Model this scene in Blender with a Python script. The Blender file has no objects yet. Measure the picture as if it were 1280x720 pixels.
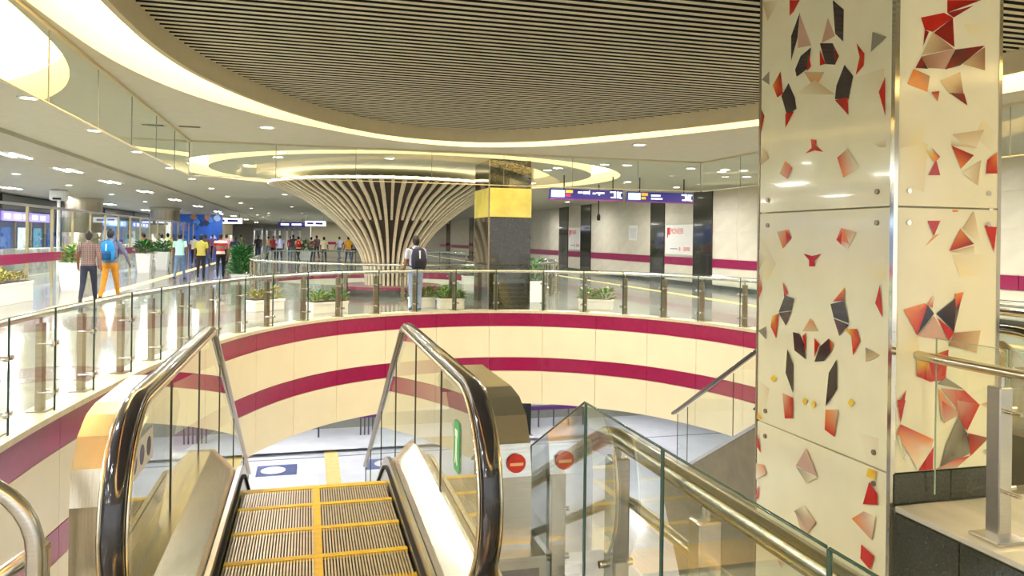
import bpy, bmesh, math, random
from mathutils import Vector, Matrix
from mathutils.geometry import tessellate_polygon
random.seed(7)
sc = bpy.context.scene
col = sc.collection

# ------------------------------------------------------------------ camera
F, H, ROLL, YAW = 950.0, 1.65, 0.0125, math.radians(15)
cR, sR, cY, sY = math.cos(ROLL), math.sin(ROLL), math.cos(YAW), math.sin(YAW)
fwd, rgt, upv = Vector((sY, cY, 0)), Vector((cY, -sY, 0)), Vector((0, 0, 1))
cr, cu = rgt * cR + upv * sR, -rgt * sR + upv * cR
cam_d = bpy.data.cameras.new('camera')
cam = bpy.data.objects.new('camera', cam_d)
col.objects.link(cam)
cam_d.sensor_width = 36
cam_d.lens = 36 * F / 1280
cam_d.shift_y = -61 / 1280
cam_d.clip_start, cam_d.clip_end = 0.05, 400
M = Matrix((cr, cu, -fwd)).transposed().to_4x4()
M.translation = (0, 0, H)
cam.matrix_world = M
sc.camera = cam

# ------------------------------------------------------------------ world and exposure
w = bpy.data.worlds.new('world')
sc.world = w
w.use_nodes = True
w.node_tree.nodes['Background'].inputs[0].default_value = (1.0, 0.99, 0.95, 1)
w.node_tree.nodes['Background'].inputs[1].default_value = 1.0
sc.view_settings.view_transform = 'Standard'
sc.view_settings.look = 'None'
sc.view_settings.gamma = 1
sc.view_settings.exposure = 0.6
sc.cycles.transparent_max_bounces = 32
sc.cycles.max_bounces = 8
sc.cycles.use_light_tree = False
sc.cycles.sample_clamp_indirect = 6
LAMP_W = 60.0      # watts of one ceiling downlight
COVE = 9.0         # emission of the cove membranes


def ray(x, y):
    dx, dy = x - 640, y - 299
    a, b = dx * cR + dy * sR, -dx * sR + dy * cR
    return Vector((a * cY + F * sY, -a * sY + F * cY, -b))


def on_z(x, y, z):
    r = ray(x, y); t = (z - H) / r.z
    return Vector((r.x * t, r.y * t, z))


def on_x(x, y, X):
    r = ray(x, y); t = X / r.x
    return Vector((X, r.y * t, H + r.z * t))


def on_y(x, y, Y):
    r = ray(x, y); t = Y / r.y
    return Vector((r.x * t, Y, H + r.z * t))


# ------------------------------------------------------------------ materials
def lin(c):
    return tuple(((v / 255) / 12.92 if v / 255 <= .04045 else ((v / 255 + .055) / 1.055) ** 2.4) for v in c)


MATS = {}


def mat(name, rgb, rough=.5, metal=0.0, var=.06, scale=6.0, bump=0.0, emit=0.0, coat=0.0, stretch=None, vcol=False, spec=.5):
    if name in MATS:
        return MATS[name]
    m = bpy.data.materials.new(name); m.use_nodes = True
    nt = m.node_tree; b = nt.nodes['Principled BSDF']
    L = lin(rgb)
    b.inputs['Roughness'].default_value = rough
    b.inputs['Metallic'].default_value = metal
    b.inputs['Coat Weight'].default_value = coat
    b.inputs['Coat Roughness'].default_value = .03
    b.inputs['Specular IOR Level'].default_value = spec
    tc = nt.nodes.new('ShaderNodeTexCoord')
    nz = nt.nodes.new('ShaderNodeTexNoise')
    nz.inputs['Scale'].default_value = scale
    nz.inputs['Detail'].default_value = 4
    src = tc.outputs['Object']
    if stretch:
        mp = nt.nodes.new('ShaderNodeMapping'); mp.inputs['Scale'].default_value = stretch
        nt.links.new(src, mp.inputs[0]); src = mp.outputs[0]
    nt.links.new(src, nz.inputs['Vector'])
    if vcol:
        at = nt.nodes.new('ShaderNodeVertexColor'); at.layer_name = 'Col'
        nt.links.new(at.outputs[0], b.inputs['Base Color'])
    else:
        rp = nt.nodes.new('ShaderNodeValToRGB')
        rp.color_ramp.elements[0].position = .3; rp.color_ramp.elements[1].position = .7
        rp.color_ramp.elements[0].color = (*[max(0, v * (1 - var)) for v in L], 1)
        rp.color_ramp.elements[1].color = (*[min(1, v * (1 + var)) for v in L], 1)
        nt.links.new(nz.outputs[0], rp.inputs[0])
        nt.links.new(rp.outputs[0], b.inputs['Base Color'])
    if bump:
        bp = nt.nodes.new('ShaderNodeBump'); bp.inputs['Strength'].default_value = bump
        nt.links.new(nz.outputs[0], bp.inputs['Height']); nt.links.new(bp.outputs[0], b.inputs['Normal'])
    if emit:
        b.inputs['Emission Color'].default_value = (*L, 1)
        b.inputs['Emission Strength'].default_value = emit
    MATS[name] = m
    return m


def glass(name, tint, refl=1.0):
    m = bpy.data.materials.new(name); m.use_nodes = True
    nt = m.node_tree; nt.nodes.clear()
    out = nt.nodes.new('ShaderNodeOutputMaterial')
    tr = nt.nodes.new('ShaderNodeBsdfTransparent'); tr.inputs[0].default_value = (*tint, 1)
    gl = nt.nodes.new('ShaderNodeBsdfGlossy'); gl.inputs['Roughness'].default_value = .01
    gl.inputs[0].default_value = (.95, 1, .97, 1)
    # Schlick reflectance of a thin pane, the same from both sides
    geo = nt.nodes.new('ShaderNodeNewGeometry')
    dot = nt.nodes.new('ShaderNodeVectorMath'); dot.operation = 'DOT_PRODUCT'
    nt.links.new(geo.outputs['Normal'], dot.inputs[0]); nt.links.new(geo.outputs['Incoming'], dot.inputs[1])
    def mth(op, a=None, b=None, clamp=False):
        n_ = nt.nodes.new('ShaderNodeMath'); n_.operation = op; n_.use_clamp = clamp
        for i, v in enumerate((a, b)):
            if v is None: continue
            if isinstance(v, (int, float)): n_.inputs[i].default_value = v
            else: nt.links.new(v, n_.inputs[i])
        return n_.outputs[0]
    k = mth('POWER', mth('SUBTRACT', 1.0, mth('ABSOLUTE', dot.outputs['Value'])), 5.0)
    fac = mth('MULTIPLY', mth('ADD', mth('MULTIPLY', k, .96), .04), refl, True)
    mx = nt.nodes.new('ShaderNodeMixShader')
    nt.links.new(fac, mx.inputs[0])
    nt.links.new(tr.outputs[0], mx.inputs[1]); nt.links.new(gl.outputs[0], mx.inputs[2])
    nt.links.new(mx.outputs[0], out.inputs[0])
    MATS[name] = m
    return m


CREAM = mat('cream_panel', (226, 223, 200), .28, var=.03, scale=2, coat=.3)
MAGENTA = mat('magenta_panel', (140, 4, 72), .3, var=.12, scale=9, coat=.3)
COPING = mat('coping_stone', (196, 192, 172), .3, var=.1, scale=14)
CEIL = mat('ceiling_plaster', (204, 203, 186), .7, var=.03)
CEILGREY = mat('ceiling_metal_panel', (176, 172, 152), .45, var=.07, scale=1.5)
FASCIA = mat('fascia_cream', (206, 198, 166), .6, var=.03)
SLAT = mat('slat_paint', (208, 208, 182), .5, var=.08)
VOID = mat('plenum_black', (22, 22, 20), .9)
STEEL = mat('brushed_steel', (206, 205, 202), .25, 1.0, var=.08, scale=5, stretch=(1, 1, 40))
STEELH = mat('brushed_steel_warm', (216, 208, 188), .22, 1.0, var=.1, scale=4, stretch=(60, 2, 2))
CHROME = mat('chrome', (222, 218, 206), .09, 1.0, var=.03)
POSTM = mat('post_steel', (150, 140, 120), .3, 1.0, var=.15, scale=6, stretch=(1, 1, 20))
RUBBER = mat('handrail_rubber', (22, 22, 34), .16, var=.1, coat=.8)
TREAD = mat('step_aluminium', (196, 188, 172), .4, .6, var=.12, scale=20)
TREADD = mat('step_groove', (74, 68, 58), .6, .3)
YEL = mat('yellow_line', (232, 196, 40), .5, var=.1, scale=20)
YELSOFT = mat('tactile_yellow', (222, 196, 130), .5, var=.08)
BRUSH = mat('brush_black', (24, 22, 22), .9)
GRANITE = mat('dark_granite', (58, 62, 56), .12, var=.4, scale=60, coat=.5)
GRANITE2 = mat('column_granite', (44, 44, 34), .1, var=.4, scale=30, coat=.6)
MARBLE = mat('white_marble', (214, 214, 204), .2, var=.14, scale=5, stretch=(1, .3, 1), coat=.4)
FLOORM = mat('floor_marble', (146, 147, 140), .13, var=.22, scale=1.3, coat=.25)
LOWFLOOR = mat('lower_floor', (214, 216, 226), .2, var=.06, scale=1.5)
WHITE = mat('white_paint', (238, 238, 234), .45, var=.03)
WALLM = mat('wall_cream', (222, 217, 198), .25, var=.05, scale=2.5, coat=.4)
PURPLE = mat('purple_paint', (84, 24, 104), .4)
GREEN_EDGE = mat('glass_edge_green', (30, 66, 58), .15, coat=.5)
ARTBG = mat('art_glass_cream', (246, 245, 216), .12, var=.05, scale=2, coat=.35)
ARTPR = mat('art_print', (200, 60, 40), .12, coat=.35, vcol=True)
ARTPR.diffuse_color = (1, 0, 0, 1)
RIB = mat('rib_ivory', (226, 216, 188), .35, var=.08, scale=10)
CORE = mat('core_brown', (62, 54, 40), .7, var=.2)
LAMPM = mat('lamp_white', (255, 250, 236), .5, emit=14)
COVEM = mat('cove_membrane', (255, 218, 150), .5, emit=COVE)
NAVY = mat('navy_sign', (30, 22, 96), .3, emit=.5)
GLS = glass('clear_glass', (.92, .965, .945), 1.3)
GLSR = glass('stair_glass', (.86, .92, .89), 3.2)
GLSC = glass('curtain_glass', (.86, .91, .89), 2.0)
GLSE = glass('escalator_glass', (.88, .915, .88), 1.4)
LEAF = mat('leaf_green', (70, 128, 46), .5, var=.45, scale=25)
LEAFD = mat('leaf_dark_green', (40, 110, 52), .45, var=.5, scale=25)
LEAFY = mat('leaf_yellow_green', (150, 150, 60), .5, var=.4, scale=25)
SOIL = mat('soil', (60, 46, 34), .9)
SKIN = mat('skin', (128, 84, 58), .55, var=.08)
HAIR = mat('hair_black', (16, 13, 12), .5, var=.3, scale=60)
SHOE = mat('shoe_dark', (34, 30, 30), .5)


def cloth(name, rgb, var=.14, scale=18):
    return mat('cloth_' + name, rgb, .85, var=var, scale=scale)


# ------------------------------------------------------------------ builders
W = {}


def origin(o):
    return W.get(o.name, Vector((0, 0, 0))) if o else Vector((0, 0, 0))


def tag(o, label=None, cat=None, group=None, kind=None):
    if label: o['label'] = label
    if cat: o['category'] = cat
    if group: o['group'] = group
    if kind: o['kind'] = kind
    return o


def thing(name, loc, label, cat, group=None, kind=None):
    o = bpy.data.objects.new(name, None); col.objects.link(o)
    o.location = loc; W[o.name] = Vector(loc); o.empty_display_size = .1
    return tag(o, label, cat, group, kind)


def link_mesh(name, me, parent=None, loc=None):
    o = bpy.data.objects.new(name, me); col.objects.link(o)
    if parent: o.parent = parent
    p = origin(parent)
    if loc is None:
        W[o.name] = p.copy()
    else:
        o.location = Vector(loc) - p; W[o.name] = Vector(loc)
    return o


class MB:
    def __init__(s):
        s.v, s.f, s.m, s.sm = [], [], [], []
        s.c = None

    def add(s, vs, fs, mi=0, smooth=False):
        n = len(s.v); s.v += [tuple(p) for p in vs]
        for f in fs:
            s.f.append([n + i for i in f]); s.m.append(mi); s.sm.append(smooth)
        return s

    def box(s, a, b, mi=0):
        x0, y0, z0 = a; x1, y1, z1 = b
        x0, x1 = min(x0, x1), max(x0, x1); y0, y1 = min(y0, y1), max(y0, y1); z0, z1 = min(z0, z1), max(z0, z1)
        return s.add([(x0, y0, z0), (x1, y0, z0), (x1, y1, z0), (x0, y1, z0), (x0, y0, z1), (x1, y0, z1), (x1, y1, z1), (x0, y1, z1)],
                     [(3, 2, 1, 0), (4, 5, 6, 7), (0, 1, 5, 4), (1, 2, 6, 5), (2, 3, 7, 6), (3, 0, 4, 7)], mi)

    def rbox(s, a, b, r=.02, mi=0):
        """box with chamfered vertical and horizontal edges"""
        x0, y0, z0 = a; x1, y1, z1 = b
        def ring(i, z):
            return [(x0 + i + r, y0 + i, z), (x1 - i - r, y0 + i, z), (x1 - i, y0 + i + r, z), (x1 - i, y1 - i - r, z),
                    (x1 - i - r, y1 - i, z), (x0 + i + r, y1 - i, z), (x0 + i, y1 - i - r, z), (x0 + i, y0 + i + r, z)]
        vs = ring(r * .6, z0) + ring(0, z0 + r) + ring(0, z1 - r) + ring(r * .6, z1)
        fs = [tuple(range(7, -1, -1)), tuple(range(24, 32))]
        for k in range(3):
            for i in range(8):
                j = (i + 1) % 8
                fs.append((k * 8 + i, k * 8 + j, k * 8 + 8 + j, k * 8 + 8 + i))
        return s.add(vs, fs, mi)

    def tube(s, pts, r, n=10, mi=0, caps=True, closed=False):
        pts = [Vector(p) for p in pts]; N = len(pts)
        rs = r if isinstance(r, (list, tuple)) else [r] * N
        vs, fs = [], []
        ref = None
        for i, p in enumerate(pts):
            if closed:
                t = pts[(i + 1) % N] - pts[i - 1]
            else:
                t = pts[min(i + 1, N - 1)] - pts[max(i - 1, 0)]
            t.normalize()
            if ref is None:
                ref = Vector((0, 0, 1)) if abs(t.z) < .9 else Vector((1, 0, 0))
            a = t.cross(ref)
            if a.length < 1e-4:
                a = t.cross(Vector((0, 1, 0)))
            a.normalize(); b = a.cross(t); ref = b
            for k in range(n):
                an = 2 * math.pi * k / n
                vs.append(p + a * (math.cos(an) * rs[i]) + b * (math.sin(an) * rs[i]))
        for i in range(N if closed else N - 1):
            i2 = (i + 1) % N
            for k in range(n):
                k2 = (k + 1) % n
                fs.append((i * n + k, i * n + k2, i2 * n + k2, i2 * n + k))
        s.add(vs, fs, mi, True)
        if caps and not closed:
            s.add(vs[:n], [tuple(range(n - 1, -1, -1))], mi); s.add(vs[-n:], [tuple(range(n))], mi)
        return s

    def lathe(s, prof, c=(0, 0), n=32, mi=0, smooth=True):
        hollow = abs(prof[0][0] - prof[-1][0]) < 1e-6 and prof[0][0] > 1e-4 and len(prof) == 4
        if hollow: prof = list(prof) + [prof[0]]
        vs, fs = [], []
        for (r, z) in prof:
            for k in range(n):
                a = 2 * math.pi * k / n
                vs.append((c[0] + r * math.cos(a), c[1] + r * math.sin(a), z))
        for i in range(len(prof) - 1):
            for k in range(n):
                k2 = (k + 1) % n
                fs.append((i * n + k, i * n + k2, (i + 1) * n + k2, (i + 1) * n + k))
        s.add(vs, fs, mi, smooth)
        if hollow: return s
        if prof[0][0] > 1e-4: s.add(vs[:n], [tuple(range(n - 1, -1, -1))], mi)
        if prof[-1][0] > 1e-4: s.add(vs[-n:], [tuple(range(n))], mi)
        return s

    def prism(s, poly, axis, a, b, mi=0):
        """extrude a 2-D polygon along an axis; poly in the other two axes (x: (y,z), y: (x,z), z: (x,y))"""
        def p3(p, t):
            return (t, p[0], p[1]) if axis == 'x' else (p[0], t, p[1]) if axis == 'y' else (p[0], p[1], t)
        n = len(poly)
        vs = [p3(p, a) for p in poly] + [p3(p, b) for p in poly]
        tris = tessellate_polygon([[Vector((p[0], p[1], 0)) for p in poly]])
        fs = [tuple(t) for t in tris] + [tuple(n + i for i in reversed(t)) for t in tris]
        fs += [(i, (i + 1) % n, n + (i + 1) % n, n + i) for i in range(n)]
        return s.add(vs, fs, mi)

    def ribbon(s, A, B, mi=0, smooth=True, closed=False):
        """quads between two equal-length point lists"""
        n = len(A)
        return s.add(list(A) + list(B), [(i, (i + 1) % n, n + (i + 1) % n, n + i) for i in range(n if closed else n - 1)], mi, smooth)

    def slab(s, A, B, C, D, mi=0, closed=False):
        """solid strip: section A,B,C,D (lists of points) swept"""
        n = len(A)
        vs = list(A) + list(B) + list(C) + list(D); fs = []
        for i in range(n if closed else n - 1):
            j = (i + 1) % n
            for k in range(4):
                k2 = (k + 1) % 4
                fs.append((k * n + i, k * n + j, k2 * n + j, k2 * n + i))
        if not closed:
            fs += [(0, n, 2 * n, 3 * n), (n - 1, 4 * n - 1, 3 * n - 1, 2 * n - 1)]
        return s.add(vs, fs, mi)

    def ellipsoid(s, c, r, n=14, m=9, mi=0):
        vs, fs = [], []
        for j in range(1, m):
            ph = math.pi * j / m
            for k in range(n):
                a = 2 * math.pi * k / n
                vs.append((c[0] + r[0] * math.sin(ph) * math.cos(a), c[1] + r[1] * math.sin(ph) * math.sin(a), c[2] + r[2] * math.cos(ph)))
        for j in range(m - 2):
            for k in range(n):
                k2 = (k + 1) % n
                fs.append((j * n + k, (j + 1) * n + k, (j + 1) * n + k2, j * n + k2))
        t = len(vs); vs += [(c[0], c[1], c[2] + r[2]), (c[0], c[1], c[2] - r[2])]
        for k in range(n):
            k2 = (k + 1) % n
            fs.append((t, k, k2)); fs.append((t + 1, (m - 2) * n + k2, (m - 2) * n + k))
        return s.add(vs, fs, mi, True)

    def mesh(s, name, mats, off=Vector((0, 0, 0)), fix=True):
        me = bpy.data.meshes.new(name)
        me.from_pydata([(p[0] - off.x, p[1] - off.y, p[2] - off.z) for p in s.v], [], s.f)
        for m_ in (mats if isinstance(mats, (list, tuple)) else [mats]):
            me.materials.append(m_)
        me.polygons.foreach_set('material_index', s.m)
        me.polygons.foreach_set('use_smooth', s.sm)
        if fix:
            bm = bmesh.new(); bm.from_mesh(me)
            bmesh.ops.recalc_face_normals(bm, faces=bm.faces)
            bm.to_mesh(me); bm.free()
        me.update()
        return me

    def build(s, name, mats, parent=None, fix=True):
        return link_mesh(name, s.mesh(name, mats, origin(parent), fix), parent)


def copy_tree(o, parent=None, delta=None):
    c = o.copy(); col.objects.link(c)
    c.parent = parent
    W[c.name] = origin(o) + (delta or Vector())
    if parent is None and delta: c.location = o.location + delta
    for ch in list(o.children):
        copy_tree(ch, c, delta)
    return c


def structure(name, mb, m, label, cat, fix=True):
    return tag(mb.build(name, m, None, fix), label, cat, None, 'structure')


def spline(P, step=.12, closed=False):
    """Catmull-Rom through P, resampled evenly"""
    P = [Vector((p[0], p[1], 0)) for p in P]; n = len(P); out = []
    segs = n if closed else n - 1
    for i in range(segs):
        p0 = P[(i - 1) % n] if closed or i > 0 else P[0] * 2 - P[1]
        p1, p2 = P[i], P[(i + 1) % n]
        p3 = P[(i + 2) % n] if closed or i + 2 < n else P[-1] * 2 - P[-2]
        for k in range(24):
            t = k / 24
            out.append(.5 * ((2 * p1) + (p2 - p0) * t + (2 * p0 - 5 * p1 + 4 * p2 - p3) * t * t + (3 * p1 - p0 - 3 * p2 + p3) * t ** 3))
    if not closed: out.append(P[-1])
    if closed: out.append(out[0].copy())
    L = [0]
    for a, b in zip(out, out[1:]): L.append(L[-1] + (b - a).length)
    N = max(2, round(L[-1] / step)); res = []; j = 0
    for i in range(N if closed else N + 1):
        d = L[-1] * i / N
        while j < len(L) - 2 and L[j + 1] < d: j += 1
        t = (d - L[j]) / max(1e-9, L[j + 1] - L[j])
        res.append(out[j].lerp(out[j + 1], t))
    return res


def offset(P, d, closed=False):
    """shift to the left of the travel direction"""
    n = len(P); out = []
    for i in range(n):
        a = P[(i - 1) % n] if closed or i > 0 else P[0]
        b = P[(i + 1) % n] if closed or i < n - 1 else P[-1]
        t = (b - a).normalized()
        out.append(P[i] + Vector((-t.y, t.x, 0)) * d)
    return out


def at(P, z):
    return [Vector((p.x, p.y, z)) for p in P]


def holed(outer, holes, z, m, name, label, cat, thick=0):
    loops = [[Vector((p[0], p[1], 0)) for p in outer]] + [[Vector((p[0], p[1], 0)) for p in h] for h in holes]
    tris = tessellate_polygon(loops)
    mb = MB(); vs = [Vector((p.x, p.y, z)) for l in loops for p in l]
    mb.add(vs, [tuple(t) for t in tris])
    return structure(name, mb, m, label, cat, fix=False)


# ------------------------------------------------------------------ plan curves
well_ctrl = [(-2.25, 2.9), (-2.25, 4.6), (-2.23, 6.6), (-2.1, 8.2), (-1.86, 10), (-1.5, 11.6), (-1.02, 13.1), (-.35, 14.4), (.55, 15.45),
             (1.8, 16.2), (3.2, 16.55), (4.5, 16.45), (5.6, 16.0), (6.75, 15.0), (7.5, 13.7), (7.9, 12.3), (8.1, 10.5), (8.15, 8.6), (8.15, 6.6), (8.15, 4.15)]
WELL = spline(well_ctrl, .15)
WELL_POLY = [(p.x, p.y) for p in WELL] + [(3.57, 4.15), (3.57, 2.6), (1.15, 2.6), (1.15, 2.9)]
well2 = []
for k in range(41):
    a = math.pi * k / 40
    well2.append((2.9 - 4.6 * math.cos(a), 32.4 + 4.6 * math.sin(a)))
for k in range(41):
    a = math.pi * k / 40
    well2.append((2.9 + 4.6 * math.cos(a), 31.0 - 4.6 * math.sin(a)))
WELL2 = [Vector((*p, 0)) for p in well2]
OV_OUT = spline([(-2.12, 5.0), (-2.12, 6.9), (-1.95, 8.8), (-1.5, 10.4), (-.75, 11.8), (.3, 13.1), (1.5, 14.15), (2.7, 14.6), (3.6, 14.45), (4.6, 13.75),
                 (5.7, 12.2), (6.6, 10.55), (7.4, 8.9), (7.95, 7.1), (8.0, 4.5), (7.3, 1.5), (5.6, -1.6), (2.9, -3.2), (.2, -2.2), (-1.5, .4), (-2.05, 2.8)], .12, True)
OV_IN = spline([(-1.5, 5.0), (-1.47, 7.0), (-1.3, 8.5), (-.95, 9.8), (-.4, 11.1), (.4, 12.4), (1.4, 13.35), (2.5, 13.72), (3.4, 13.55), (4.2, 12.95),
                (5.3, 11.4), (6.1, 10.0), (6.6, 8.6), (6.95, 6.6), (6.95, 4.5), (6.4, 1.8), (5.0, -.8), (2.8, -2.2), (.5, -1.3), (-.9, .8), (-1.4, 2.9)], .12, True)
COVE2C = (2.7, 22.0)
COVE2_OUT = [Vector((COVE2C[0] + 6.1 * math.cos(2 * math.pi * k / 96), COVE2C[1] + 6.3 * math.sin(2 * math.pi * k / 96), 0)) for k in range(96)]
COVE2_IN = [Vector((COVE2C[0] + 5.3 * math.cos(2 * math.pi * k / 96), COVE2C[1] + 5.5 * math.sin(2 * math.pi * k / 96), 0)) for k in range(96)]
CZ = 3.45

# ------------------------------------------------------------------ structure: floors
fl = holed([(-22, -6), (13.7, -6), (13.7, 118), (-22, 118)], [WELL_POLY, well2], 0, FLOORM, 'floor', 'polished pale grey marble floor of the station concourse', 'floor')
low = MB().add([(-20, -6, -5), (20, -6, -5), (20, 26.8, -5), (-20, 26.8, -5)], [(0, 1, 2, 3)])
structure('floor_lower', low, LOWFLOOR, 'pale bluish white floor of the level below the opening', 'floor')
holed([(-20, -6), (20, -6), (20, 26.8), (-20, 26.8)], [WELL_POLY], -2.03, CEIL, 'ceiling_lower', 'white ceiling of the level below', 'ceiling')
wl = MB().box((-20, 26.8, -5), (20, 27.0, -2.03))
wlo = structure('wall_lower', wl, WHITE, 'white wall at the far end of the level below', 'wall')
structure('baseboard_lower', MB().box((-20, 26.7, -5), (20, 26.8, -4.45)), mat('grey_skirting', (134, 134, 126), .5), 'grey skirting along the lower level wall', 'baseboard')
structure('wall_lower_left', MB().box((-20.2, -6, -5), (-20, 27, -2.03)), WHITE, 'white side wall of the lower level by the platform', 'wall')
structure('wall_lower_right', MB().box((20, -6, -5), (20.2, 27, -2.03)), WHITE, 'white side wall of the lower level past the stairs', 'wall')

# well cladding: one backing strip, panels in four courses
wb = MB(); o1 = offset(WELL, .03)
wb.slab(at(o1, -.02), at(offset(WELL, .12), -.02), at(offset(WELL, .12), -2.03), at(o1, -2.03))
wall_well = structure('wall_well', wb, FASCIA, 'curved cream and magenta panelled face of the round floor opening', 'wall')
courses = [(-.004, -.296, MAGENTA), (-.304, -.995, CREAM), (-1.005, -1.295, MAGENTA), (-1.305, -2.03, CREAM)]
SEG = 8
for c_i, (zt, zb, m_) in enumerate(courses):
    for i in range(0, len(WELL) - 1, SEG):
        seg = WELL[i:i + SEG + 1]
        if len(seg) < 2: continue
        seg = [p.copy() for p in seg]
        d = (seg[1] - seg[0]).normalized() * .004; seg[0] += d
        d = (seg[-1] - seg[-2]).normalized() * .004; seg[-1] -= d
        a, b = seg, offset(seg, .03)
        MB().slab(at(a, zt), at(b, zt), at(b, zb), at(a, zb)).build('panel', m_, wall_well)
cop = MB(); a = offset(WELL, -.02); b = offset(WELL, .30)
cop.slab(at(a, .05), at(b, .05), at(b, -.004), at(a, -.004))
structure('trim_coping', cop, COPING, 'pale stone coping along the edge of the round opening', 'trim')
# second well further back
w2 = MB(); p2 = WELL2; q2 = offset(WELL2, .1, True)
w2.slab(at(p2, 0), at(q2, 0), at(q2, -.3), at(p2, -.3), 0, True)
w2.slab(at(p2, -.3), at(q2, -.3), at(q2, -2), at(p2, -2), 1, True)
structure('wall_well_far', w2, [MAGENTA, CREAM], 'cream face with magenta band of the second opening behind the trumpet column', 'wall')
structure('floor_well_far', MB().add([(-4, 24, -4.9), (10, 24, -4.9), (10, 39, -4.9), (-4, 39, -4.9)], [(0, 1, 2, 3)]), LOWFLOOR, 'floor seen down the second opening', 'floor')

# ------------------------------------------------------------------ structure: ceilings
holed([(-5.1, -6), (13.7, -6), (13.7, 118), (-5.1, 118)], [[(p.x, p.y) for p in OV_OUT], [(p.x, p.y) for p in COVE2_OUT]], CZ, CEIL, 'ceiling',
      'pale cream plaster ceiling around the slatted oval', 'ceiling')
structure('ceiling_left', MB().box((-22, -6, CZ - .08), (-5.1, 118, CZ + .1)), CEILGREY, 'grey metal ceiling above the shop side of the concourse', 'ceiling')
# main oval: cove trough, membrane, fascia ring
cv = MB(); zo, zi = CZ, CZ + .42
cv.ribbon(at(OV_OUT, zo), at(OV_OUT, zi), closed=True)
structure('trim_cove_wall', cv, CEIL, 'cream side wall of the lit ceiling cove round the oval', 'trim', fix=False)
cm = MB(); cm.ribbon(at(OV_OUT, zi), at(OV_IN, zi), closed=True, smooth=False)
cove_th = cm.build('cove_light', COVEM, None, fix=False)
tag(cove_th, 'glowing warm cove light sweeping round the slatted oval ceiling', 'cove light')
fs = MB(); fo = offset(OV_IN, .06, True)
fs.slab(at(OV_IN, CZ - .02), at(fo, CZ - .02), at(fo, CZ + .42), at(OV_IN, CZ + .42), 0, True)
structure('trim_fascia', fs, FASCIA, 'cream fascia ring around the slatted oval ceiling', 'trim')
# second cove
cv = MB().ribbon(at(COVE2_OUT, CZ), at(COVE2_OUT, CZ + .3), closed=True)
structure('trim_cove_wall_far', cv, CEIL, 'side wall of the round lit cove above the trumpet column', 'trim', fix=False)
tag(MB().ribbon(at(COVE2_OUT, CZ + .3), at(COVE2_IN, CZ + .3), closed=True, smooth=False).build('cove_light', mat('cove_membrane_soft', (255, 228, 176), .5, emit=3.5), None, fix=False),
    'glowing ring cove light in the ceiling above the trumpet column', 'cove light')
pl = MB(); i2 = offset(COVE2_IN, .05, True)
n_ = len(COVE2_IN)
pl.add(at(COVE2_IN, CZ + .02), [tuple(range(n_))])
pl.ribbon(at(COVE2_IN, CZ + .02), at(COVE2_IN, CZ + .3), closed=True)
structure('ceiling_disc', pl, CEIL, 'round ceiling disc inside the lit ring above the trumpet column', 'ceiling', fix=False)
# slats
ys = [p.y for p in OV_IN]
structure('ceiling_void', MB().box((-3, -4, CZ + .75), (9, 15, CZ + .8)), VOID, 'black void above the slats', 'ceiling')
sl_root = thing('slat_ceiling', (2.5, 6, CZ + .2), 'oval ceiling of long parallel grey slats over the escalator opening', 'slat ceiling')
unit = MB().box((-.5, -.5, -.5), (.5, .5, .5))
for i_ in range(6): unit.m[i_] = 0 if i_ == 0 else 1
unit = unit.mesh('slat', [SLAT, mat('slat_side_shade', (24, 24, 20), .8)])  # near-black sides put the shade between the slats into the colour
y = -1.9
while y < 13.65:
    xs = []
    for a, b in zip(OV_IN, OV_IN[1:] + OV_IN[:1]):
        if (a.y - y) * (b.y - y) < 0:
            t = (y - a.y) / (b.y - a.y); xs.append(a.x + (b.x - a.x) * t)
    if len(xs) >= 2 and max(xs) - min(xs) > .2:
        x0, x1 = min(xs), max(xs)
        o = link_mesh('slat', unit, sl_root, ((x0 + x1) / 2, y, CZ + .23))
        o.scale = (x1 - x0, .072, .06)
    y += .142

# ------------------------------------------------------------------ structure: walls
wr = MB().box((13.7, -6, 0), (13.95, 118, CZ))
wall_right = structure('wall_right', wr, WALLM, 'long cream panelled wall with a magenta band and dark pilasters', 'wall')
yy = 8.0
pil = [(23.9, 25.25), (27.6, 28.85), (35.75, 37.2), (39.2, 40.7), (47.5, 49), (51, 52.5), (60, 61.5), (64, 65.5), (75, 77)]
rows = [(0.16, .745), (1.055, 2.0), (2.0, 2.75), (2.75, 3.42)]
pu = MB().box((-.02, -.5, -.5), (.0, .5, .5)).mesh('panel', WALLM)
for seg in zip([8.0] + [p[1] for p in pil[:6]], [p[0] for p in pil[:6]] + [60]):
    n_p = max(1, round((seg[1] - seg[0]) / 1.55)); wdt = (seg[1] - seg[0]) / n_p
    for k in range(n_p):
        for (z0, z1) in rows:
            o = link_mesh('panel', pu, wall_right, (13.7, seg[0] + wdt * (k + .5), (z0 + z1) / 2)); o.scale = (1, wdt - .014, z1 - z0 - .012)
yb = 6.0
bu = MB().box((-.035, -.5, -.5), (.0, .5, .5)).mesh('band_panel', MAGENTA)
while yb < 80:
    o = link_mesh('band_panel', bu, wall_right, (13.7, yb + 1.5, .9)); o.scale = (1, 2.98, .29); yb += 3
for (a, b) in pil:
    MB().box((13.64, a, 0), (13.7, b, CZ)).build('pilaster', GRANITE2, wall_right)
structure('baseboard_right', MB().box((13.62, -6, 0), (13.7, 118, .15)), GRANITE, 'dark granite skirting at the foot of the cream wall', 'baseboard')
we = MB().box((.3, 95, 0), (13.7, 95.3, CZ)).box((.3, 94.96, .75), (13.7, 95, 1.05), 1)
structure('wall_far', we, [mat('beige_wall', (190, 180, 150), .5), MAGENTA], 'beige wall with magenta band closing the far end of the concourse', 'wall')
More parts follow.
